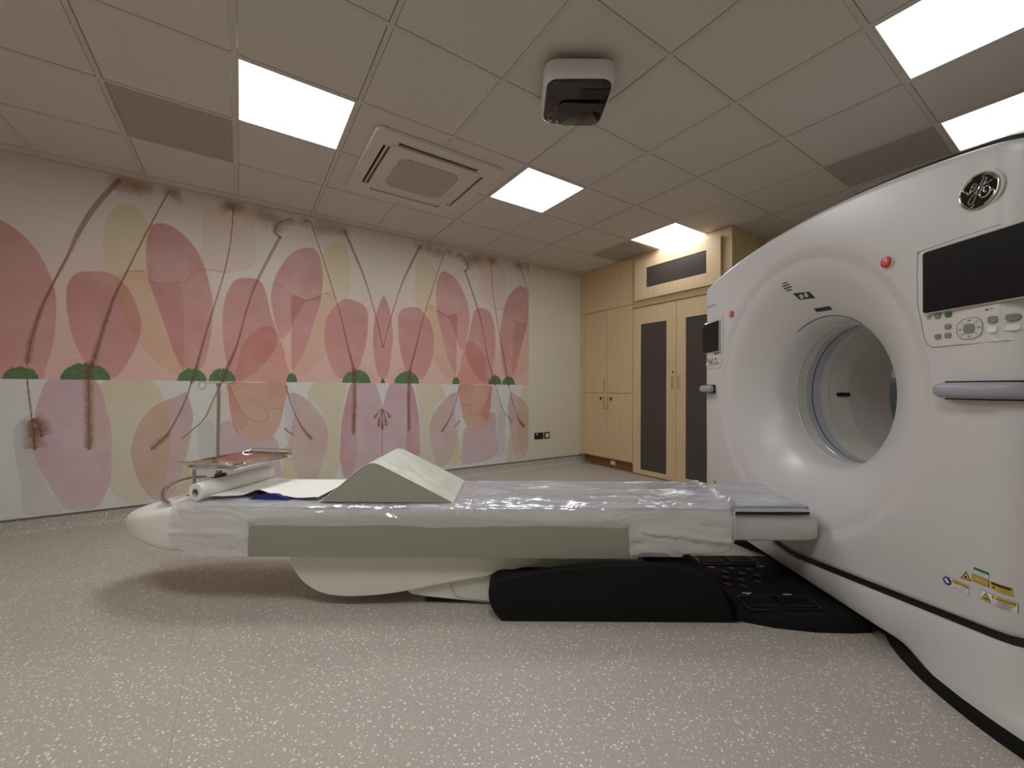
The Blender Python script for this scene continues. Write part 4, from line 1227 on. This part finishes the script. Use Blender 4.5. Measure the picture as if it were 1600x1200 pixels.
# cradle that slides toward the bore
cr = [(-1.50, .20, .494, .478, .3), (-1.3, .225, .496, .478, .25), (0, .235, .498, .478, .25), (1.06, .235, .498, .47, .25), (1.30, .235, .498, .47, .25), (1.40, .232, .496, .475, .3), (1.43, .228, .494, .480, .4)]
obj('cradle_edge', prism([(1.06, 1.953), (1.425, 1.953), (1.475, 2.447), (1.06, 2.447)], 2, .463, .4772), 'black', TB)
rows = [section(s, a, zt_, zb_, n=28, px_=p) for s, a, zt_, zb_, p in cr]
bm = grid_mesh(rows, closed_u=True); bm.verts.ensure_lookup_table()
bm.faces.new([bm.verts[k] for k in range(28)]); bm.faces.new([bm.verts[len(rows) * 28 - 28 + k] for k in range(28)])
obj('cradle', bm, 'white_table', TB, 40)
# front box between table and gantry
bm = grid_mesh([section(s, a, zt_, zb_, n=32, px_=p) for s, a, zt_, zb_, p in ((1.05, .232, .4635, .325, .2), (1.2, .232, .4635, .322, .2), (1.43, .228, .4635, .322, .2), (1.485, .218, .462, .326, .25))], closed_u=True)
bm.verts.ensure_lookup_table(); bm.faces.new([bm.verts[k] for k in range(32)]); bm.faces.new([bm.verts[96 + k] for k in range(32)])
obj('front_box', bm, 'white_gantry', TB, 40)
# boat shaped lift cover and the arm below it
lift = [(-1.066, .262), (-1.062, .225), (-1.050, .19), (-1.022, .145), (-.985, .108), (-.935, .078), (-.875, .060), (-.79, .052), (-.70, .055), (-.60, .064), (-.49, .083), (-.373, .108), (-.25, .131), (-.124, .153), (.02, .186), (.10, .208), (.155, .238), (.17, .262)]
lift = [(p.x, min(.262, p.y)) for p in smooth_path([(a, b_, 0) for a, b_ in lift], 4)]
obj('lift_cover', prism(lift, 1, 1.975, 2.425, .012, 3), 'cream', TB, 35)
obj('lift_cover_rail', prism([(-1.066, .264), (-1.064, .240), (-.60, .232), (-.05, .229), (.14, .240), (.17, .264)], 1, 1.970, 1.985, .003), 'cream', TB)
arm = [(-.55, .092), (-.535, .080), (-.50, .074), (-.488, .050), (-.40, .040), (-.25, .026), (-.09, .012), (.06, .010), (.5, .02), (.7, .2), (.5, .262), (.17, .262), (.10, .215), (-.2, .150)]
obj('lift_arm', prism(arm, 1, 2.0, 2.40, .006, 2), 'cream', TB, 35)
ap = smooth_path([(-.293, 1.9985, .118), (-.29, 1.9985, .085), (-.27, 1.9985, .050), (-.24, 1.9985, .036), (-.17, 1.9985, .026), (-.10, 1.9985, .020)], 5)
obj('panel_seam', tube(ap, .0015, 5), 'rim_grey', TB)
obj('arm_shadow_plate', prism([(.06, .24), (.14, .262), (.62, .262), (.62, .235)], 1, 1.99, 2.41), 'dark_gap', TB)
obj('floor_rail', box(-.42, .0, 2.03, 2.37, .0, .012), 'black', TB)
# black curved base cover, swelling in its middle
prof = [(-.098, .150), (-.102, .115), (-.096, .08), (-.075, .035), (-.045, .010), (.0, .0), (.45, .0), (1.008, .0), (1.010, .012), (1.006, .04), (.996, .084), (.966, .118), (.93, .152), (.88, .198), (.82, .234), (.74, .252), (.60, .259), (.45, .255), (.29, .243), (.14, .224), (.03, .204), (-.045, .186), (-.080, .170)]
ps = [(p.x, p.y) for p in smooth_path([(a, b_, 0) for a, b_ in prof], 3, True)]
ps = [(a, max(0, b_)) for a, b_ in ps]
cc = (.45, .12)
rows = []
for d_, k in ((1.862, .955), (1.864, .975), (1.872, .992), (1.89, 1.0), (1.905, .99), (1.93, -1), (2.06, -1), (2.2, -1), (2.34, -1), (2.47, -1), (2.495, .99), (2.51, 1.0), (2.528, .992), (2.536, .975), (2.538, .955)):
    if k < 0:
        blg = .055 * max(0, 1 - ((d_ - 2.2) / .31) ** 2)
        rows.append([(x + blg * max(0, min(1, (x - .6) / .3)), d_, min(z, .185 + .09 * max(0, min(1, (x - .62) / .12)))) for x, z in ps])
        continue
    rows.append([(cc[0] + (x - cc[0]) * (1 - (1 - k) * .25), d_, max(0.0, (cc[1] + (z - cc[1]) * k) if z > .03 else z)) for x, z in ps])
bm = grid_mesh(rows, closed_u=True); bm.verts.ensure_lookup_table(); L_ = len(ps)
bm.faces.new([bm.verts[k] for k in range(L_)]); bm.faces.new([bm.verts[len(rows) * L_ - L_ + k] for k in range(L_)])
obj('base_cover', bm, 'black_matt', TB, 40)
# grey-green vinyl side panel, curved top edge, slightly proud of the bed side
def side_panel(dn, sgn, name):
    tops = [(-1.232, .436), (-1.15, .440), (-.95, .446), (-.75, .452), (-.55, .455), (-.35, .455), (-.2, .452), (0, .442), (.2, .434), (.4, .430), (.553, .428)]
    tp = smooth_path([(a, b_, 0) for a, b_ in tops], 4)
    rows = []
    n = len(tp)
    for k, p in enumerate(tp):
        e = -.004 if k in (0, n - 1) else 0
        o_ = .0035 * math.sin(p.x * 9) * .3
        rows.append([(p.x, dn, p.y - .001), (p.x, dn - sgn * (.006 + o_), p.y - .004), (p.x, dn - sgn * (.0075 + o_), p.y - .05), (p.x, dn - sgn * (.0075), .30), (p.x, dn - sgn * .006, .262), (p.x, dn, .260)])
    bm = grid_mesh(rows)
    return obj(name, bm, 'olive', TB, 50)
side_panel(1.9245, 1, 'side_panel')
side_panel(2.4755, -1, 'side_panel')

# ------------------------------------------------------------------ crinkled plastic sheet over the couch
def vnoise(x, y, seed=0):
    def hsh(i, j):
        h_ = math.sin(i * 127.1 + j * 311.7 + seed * 74.7) * 43758.5453
        return h_ - math.floor(h_)
    ix, iy = math.floor(x), math.floor(y); tx, ty = x - ix, y - iy
    tx = tx * tx * (3 - 2 * tx); ty = ty * ty * (3 - 2 * ty)
    a = hsh(ix, iy) * (1 - tx) + hsh(ix + 1, iy) * tx; b_ = hsh(ix, iy + 1) * (1 - tx) + hsh(ix + 1, iy + 1) * tx
    return a * (1 - ty) + b_ * ty
def ridge(x, y, seed):
    v = 1 - abs(2 * vnoise(x, y, seed) - 1)
    return v ** 4
def sheet():
    # path across: near hem -> up the side -> over the edge -> top -> far edge -> far hem
    rows = []
    ns = 420
    for i in range(ns + 1):
        s = -1.60 + (1.492 + 1.60) * i / ns
        near_hem = .262
        if s < -1.45: near_hem = .262 + .06 * ((-1.45 - s) / .15) ** 1.5
        if s > .60: near_hem = .272
        if s > .80: near_hem = .272 + .035 * min(1, (s - .80) / .04)
        if s > .86: near_hem = .307 - .0 * (s - .86)
        if -1.225 < s < .55: near_hem = .40
        narrow = 0.0
        if s > 1.03:
            k = min(1, (s - 1.03) / .04)
            narrow = .034 * k
            near_hem = .34 if s < 1.06 else .4775
        if s > 1.44: narrow += .008 * ((s - 1.44) / .05) ** 2
        ed = 1.921 + narrow
        fd = 4.4 - ed
        pts = []
        nside = 26
        swell = .004 + .006 * vnoise(s * 3, 1.5, 3)
        for q in range(nside):
            t_ = q / (nside - 1)
            z = near_hem + (.478 - near_hem) * t_
            w_ = (1 - t_)
            dd = ed - .001 - swell * math.sin(math.pi * t_) - .006 * ridge(s * 1.6 + z * 3, z * 6 + s * .6, 5) * math.sin(math.pi * min(1, t_ + .1)) ** .6
            if s < 1.03 and -1.225 < s < .55: dd = min(dd, ed + .0015)
            if s > .62 and s < 1.03: dd -= .010 * math.exp(-((z - .395 + (s - .62) * .12) / .014) ** 2)
            if s < -1.25: dd -= .008 * math.exp(-((z - .375) / .012) ** 2) * min(1, (-1.25 - s) / .05)
            pts.append((s, dd, z))
        for q, a in enumerate((10, 30, 50, 70, 85)):
            a = math.radians(a)
            pts.append((s, ed + .022 - .022 * math.cos(a), .478 + .022 * math.sin(a) + .003 * vnoise(s * 30, 2, 8) * (1 if q > 1 else 0)))
        ntop = 46
        for q in range(ntop):
            t_ = q / (ntop - 1)
            d = ed + .03 + (fd - ed - .06) * t_
            z = .501
            ex = min(t_, 1 - t_)
            damp = min(1, ex / .06)
            fold = .020 * ridge(s * 1.5 + d * 3.0, d * 3.6 - s * .9, 11) + .009 * ridge(s * 4.2 - d * 5, d * 3 + s * 1.4, 21) + .004 * vnoise(s * 7, d * 8, 4)
            quiet = 1.0
            if s > 1.10: quiet = .3
            if -1.0 < s < -.2: quiet = .15
            if s < -.9: quiet = .25
            z += fold * quiet * (.35 + .65 * damp)
            # gathered hem where the mattress edge runs
            z += .006 * math.exp(-((d - ed - .045) / .010) ** 2) * vnoise(s * 26, 7, 9) * (2 if -.35 < s < 1.1 else .6)
            if 1.045 < s < 1.10: z += .014 * math.exp(-((s - 1.07) / .014) ** 2) * (.6 + .8 * vnoise(d * 30, 3, 2))
            pts.append((s, d, z))
        for q, a in enumerate((85, 60, 35, 10)):
            a = math.radians(a)
            pts.append((s, fd - .022 + .022 * math.cos(a), .478 + .022 * math.sin(a)))
        for q in range(6):
            z = .476 - (.476 - near_hem) * (q + 1) / 6
            pts.append((s, fd + .001, z))
        if s > 1.3:
            pts = [(p[0] - .062 * ((s - 1.3) / .192) * (1 - max(0, min(1, (p[1] - 1.95) / .49))), p[1], p[2]) for p in pts]
        rows.append(pts)
    bm = grid_mesh(rows)
    return bm
sh = single('plastic_sheet', sheet(), 'foil', 'crinkled silvery clear plastic sheet draped over the scanner couch', 'plastic sheet', (0, DC, .50), scanner=True, smooth=180)

# ------------------------------------------------------------------ pedal platform on the floor
PP = thing('foot_pedal_platform', 'low black floor platform with foot pedals between couch and gantry', 'pedal platform', (1.33, DC, 0), scanner=True)
top = [(1.045, 1.885), (1.18, 1.83), (1.33, 1.800), (1.48, 1.795), (1.57, 1.80), (1.60, 2.12), (1.57, 2.45), (1.48, 2.455), (1.33, 2.45), (1.18, 2.43), (1.045, 2.38)]
bm = bmesh.new()
def ring_of(poly, k, z, c=(1.35, 2.12)): return [(c[0] + (x - c[0]) * k, c[1] + (y - c[1]) * k, z) for x, y in poly]
rows = [ring_of(top, 1.03, 0), ring_of(top, 1.03, .03), ring_of(top, 1.015, .045), ring_of(top, .99, .062), ring_of(top, .96, .068), ring_of(top, .5, .068), ring_of(top, .02, .068)]
obj('platform', grid_mesh(rows, closed_u=True), 'black_matt', PP, 30)
def pedal(s0, s1, d0, d1_, slope):
    bm = bmesh.new()
    add_box(bm, s0, s1, d0, d1_, .066, .080, .004)
    p = obj('pedal', bm, 'black', PP)
    for k in range(9):
        x = s0 + .012 + (s1 - s0 - .024) * k / 8
        obj('grip_rib', box(x - .002, x + .002, d0 + .01, d1_ - .01, .0795, .0825), 'black_matt', p)
for sg, yy in ((1, 1.86), (-1, 2.325)):
    pedal(1.095, 1.215, yy, yy + .085, 0); pedal(1.255, 1.385, yy, yy + .085, 0)
    fr = frame_poly_bm(rrect(1.07, 1.415, yy - .018, yy + .105, .02), rrect(1.085, 1.40, yy - .006, yy + .092, .014), .074, .066)
    obj('pedal_frame', fr, 'black', PP)
for s_, d_ in ((1.10, 2.08), (1.17, 2.06), (1.13, 2.15), (1.20, 2.13), (1.27, 2.11), (1.16, 2.22), (1.24, 2.20), (1.31, 2.18), (1.22, 2.265), (1.31, 2.25)):
    obj('grip_stud', prism(circle(s_, d_, .019, 20), 2, .067, .0725, .002), 'black', PP)
for s_, d_ in ((1.15, 1.995), (1.34, 1.985), (1.12, 2.285), (1.40, 2.30)):
    g_ = obj('pedal_mark', box(s_ - .022, s_ + .022, d_ - .003, d_ + .003, .068, .0690), 'lab_white', PP)
    obj('pedal_arrow', prism([(s_ - .008, d_ - .012), (s_ + .008, d_ - .012), (s_, d_ - .005)], 2, .068, .0690), 'lab_white', g_)

# ------------------------------------------------------------------ wedge cushion
W = thing('wedge_cushion', 'grey green triangular foam wedge cushion lying on the couch', 'cushion', (-.6, 2.2, .5), scanner=True)
tri = [(-.925, .507), (-.90, .519), (-.742, .652), (-.700, .682), (-.672, .692), (-.645, .688), (-.610, .672), (-.31, .522), (-.292, .507)]
d0_, d1_ = 1.965, 2.425
bm = bmesh.new()
ends = []
for d_ in (d0_, d1_):
    A = [bm.verts.new((x, d_, z)) for x, z in tri]
    bm.faces.new(A)
    ends.append(A)
n = len(tri)
bm.faces.new((ends[0][0], ends[1][0], ends[1][n - 1], ends[0][n - 1]))
obj('foam_body', bm, 'cush_side', W)
cx_, cz_ = -.62, .57
def off(p, e): 
    v = Vector((p[0] - cx_, p[1] - cz_)); return (p[0] + v.x / v.length * e, p[1] + v.y / v.length * e)
def skin(pts, n_d=2):
    rows = []
    for d_ in (d0_ - .001, d0_ + .004, d1_ - .004, d1_ + .001):
        e = .001 if d_ in (d0_ - .001, d1_ + .001) else .004
        rows.append([(q[0], d_, q[1]) for q in [off(p, e) for p in pts]])
    return grid_mesh(rows)
fine = [(p.x, p.y) for p in smooth_path([(a, b_, 0) for a, b_ in tri], 3)]
top_c = obj('top_cover', skin(fine), 'cush_top', W, 50)
obj('piping', tube([(off(p, .002)[0], d0_, off(p, .002)[1]) for p in fine], .0028, 6), 'cush_top', W, 60)
obj('piping', tube([(off(p, .002)[0], d1_, off(p, .002)[1]) for p in fine], .0028, 6), 'cush_top', W, 60)

# ------------------------------------------------------------------ paper roll with its loose end, blue cloth
RL = thing('paper_roll', 'roll of white couch paper with a loose end trailing to the cushion', 'paper roll', (-1.47, 2.2, .5), scanner=True)
a0, a1 = Vector((-1.518, 1.965, .548)), Vector((-1.425, 2.40, .556))
ax = (a1 - a0).normalized(); uu = ax.cross(Vector((0, 0, 1))).normalized(); vv = uu.cross(ax)
rows = []
for p, rr in ((a0, .019), (a0, .040), (a0 + ax * .002, .042), (a1 - ax * .002, .042), (a1, .040), (a1, .019)):
    rows.append([tuple(p + (uu * math.cos(q) + vv * math.sin(q)) * rr) for q in [2 * math.pi * k / 40 for k in range(40)]])
obj('roll', grid_mesh(rows, closed_u=True), 'paper', RL, 40)
rows = []
for p, rr in ((a0 - ax * .002, .019), (a0 - ax * .002, .016), (a1 + ax * .002, .016), (a1 + ax * .002, .019)):
    rows.append([tuple(p + (uu * math.cos(q) + vv * math.sin(q)) * rr) for q in [2 * math.pi * k / 28 for k in range(28)]])
obj('core', grid_mesh(rows, closed_u=True, closed_v=True), mat('grey_card_core', (176, 174, 172), .8), RL, 40)
rows = []
for i in range(61):
    t_ = i / 60
    row = []
    for j in range(25):
        q = j / 24
        s = -1.475 + .535 * t_ + .085 * q * (1 - t_)
        if q < .3: s -= 0
        d = 1.985 + .425 * q + .045 * math.sin(t_ * 3.1) * (1 - q)
        z = .5125 + .010 * math.sin(t_ * 7.5 + .4) ** 2 * (1 - q) + .035 * math.exp(-((t_ - .40) / .10) ** 2) * (1 - q) ** 2 + .002 * q
        if t_ < .12: z += (.12 - t_) * .10
        row.append((s, d, z))
    rows.append(row)
ls = obj('loose_sheet', grid_mesh(rows), 'paper', RL, 180)
md = ls.modifiers.new('thickness', 'SOLIDIFY'); md.thickness = .0006
bm = bmesh.new()
rows = []
for i in range(19):
    t_ = i / 18
    row = []
    for j in range(11):
        q = j / 10
        row.append((-1.29 + .20 * t_, 2.0 + .16 * q, .5065 + .031 * math.sin(math.pi * t_) ** 1.3 * (1 - q * .7) ** 2))
    rows.append(row)
lowr = [[(x, y, .505) for x, y, z in rw] for rw in rows]
grid_mesh(rows, bm=bm)
n0 = len(rows)
for a, b_ in ((rows, lowr),):
    per = [(i, 0) for i in range(19)] + [(18, j) for j in range(1, 11)] + [(i, 10) for i in range(17, -1, -1)] + [(0, j) for j in range(9, 0, -1)]
    T_ = [bm.verts.new(a[i][j]) for i, j in per]; U_ = [bm.verts.new(b_[i][j]) for i, j in per]
    for k in range(len(per)):
        bm.faces.new((T_[k], T_[(k + 1) % len(per)], U_[(k + 1) % len(per)], U_[k]))
bmesh.ops.remove_doubles(bm, verts=bm.verts, dist=1e-5)
single('blue_cloth', bm, 'blue', 'deep blue cloth peeping out from under the white paper on the couch', 'cloth', (-1.19, 2.08, .505), scanner=True, smooth=50)

# ------------------------------------------------------------------ instrument tray on its post
TR = thing('instrument_tray', 'polished steel instrument tray on a post above the foot of the couch', 'tray', (-1.59, 2.08, .49), scanner=True)
TRZ = .672
tc, ta = (-1.468, 2.215), math.radians(-9)
def tp(x, y, z): return (tc[0] + x * math.cos(ta) - y * math.sin(ta), tc[1] + x * math.sin(ta) + y * math.cos(ta), z)
hx, hy = .160, .21
def loopr(kx, rr, z): return [tp(p[0], p[1], z) for p in rrect(-hx * 1 + kx, hx - kx, -hy + kx, hy - kx, rr, 5)]
rows = [loopr(.040, .02, TRZ - .019), loopr(-.002, .03, TRZ - .0015), loopr(-.004, .03, TRZ), loopr(.0, .03, TRZ + .001), loopr(.042, .02, TRZ - .017)]
bm = grid_mesh(rows, closed_u=True); bm.verts.ensure_lookup_table()
L_ = len(rows[0]); bm.faces.new([bm.verts[k] for k in range(L_)]); bm.faces.new([bm.verts[4 * L_ + k] for k in range(L_)])
obj('tray_pan', bm, 'chrome', TR, 35)
for sgn in (-1, 1):
    e = hy
    P = [(-hx - .012, sgn * (e - .05), TRZ - .012), (-hx + .02, sgn * (e + .0), TRZ + .004), (-hx + .045, sgn * (e + .022), TRZ + .012), (hx - .045, sgn * (e + .022), TRZ + .012), (hx - .02, sgn * (e + .0), TRZ + .004), (hx + .012, sgn * (e - .05), TRZ - .012)]
    obj('tray_handle', tube([tp(*p) for p in smooth_path(P, 4)], .0045, 10), 'chrome', TR, 60)
fr = [tp(-hx + .03, -hy + .02, TRZ - .022), tp(-hx + .03, hy - .02, TRZ - .022), tp(hx - .03, hy - .02, TRZ - .022), tp(hx - .03, -hy + .02, TRZ - .022), tp(-hx + .03, -hy + .02, TRZ - .022)]
obj('tray_frame', tube(fr, .006, 10), 'chrome', TR, 60)
pb = tp(-hx + .03, -hy + .06, 0)
obj('post', tube([(pb[0], pb[1], .484), (pb[0], pb[1], TRZ - .02)], .0085, 16), 'metal', TR, 60)

DS = thing('drip_pole', 'thin steel drip pole with two ring hooks behind the instrument tray', 'drip pole', (-1.715, 2.385, .47), scanner=True)
px_, py_ = -1.715, 2.385
obj('pole', tube([(px_, py_, .466), (px_, py_, 1.068)], .0085, 14), 'metal', DS, 60)
obj('pole_cap', tube([(px_, py_, 1.056), (px_, py_, 1.074)], .0135, 16), 'metal', DS, 60)
obj('hook_bar', tube([(px_ - .085, py_, 1.078), (px_ + .085, py_, 1.078)], .0025, 8), 'metal', DS, 60)
for sgn in (-1, 1):
    cx2 = px_ + sgn * .098
    obj('hook', tube([(cx2 + .021 * math.cos(a), py_, 1.063 + .021 * math.sin(a)) for a in [math.radians(70 + 320 * k / 24) for k in range(25)]], .0024, 8), 'metal', DS, 60)
kx, ky = -1.665, 2.34
cl = obj('clamp_arm', tube([(px_, py_, .628), (kx, ky, .628)], .009, 10), mat('red_brown_clamp', (120, 52, 40), .5), DS, 60)
obj('clamp_screw', tube([(kx, ky, .555), (kx, ky, .645)], .0075, 12), 'brass', DS, 60)
kn = obj('clamp_knob', prism(circle(kx, ky, .030, 20), 2, .535, .560, .006), 'black', DS, 40)
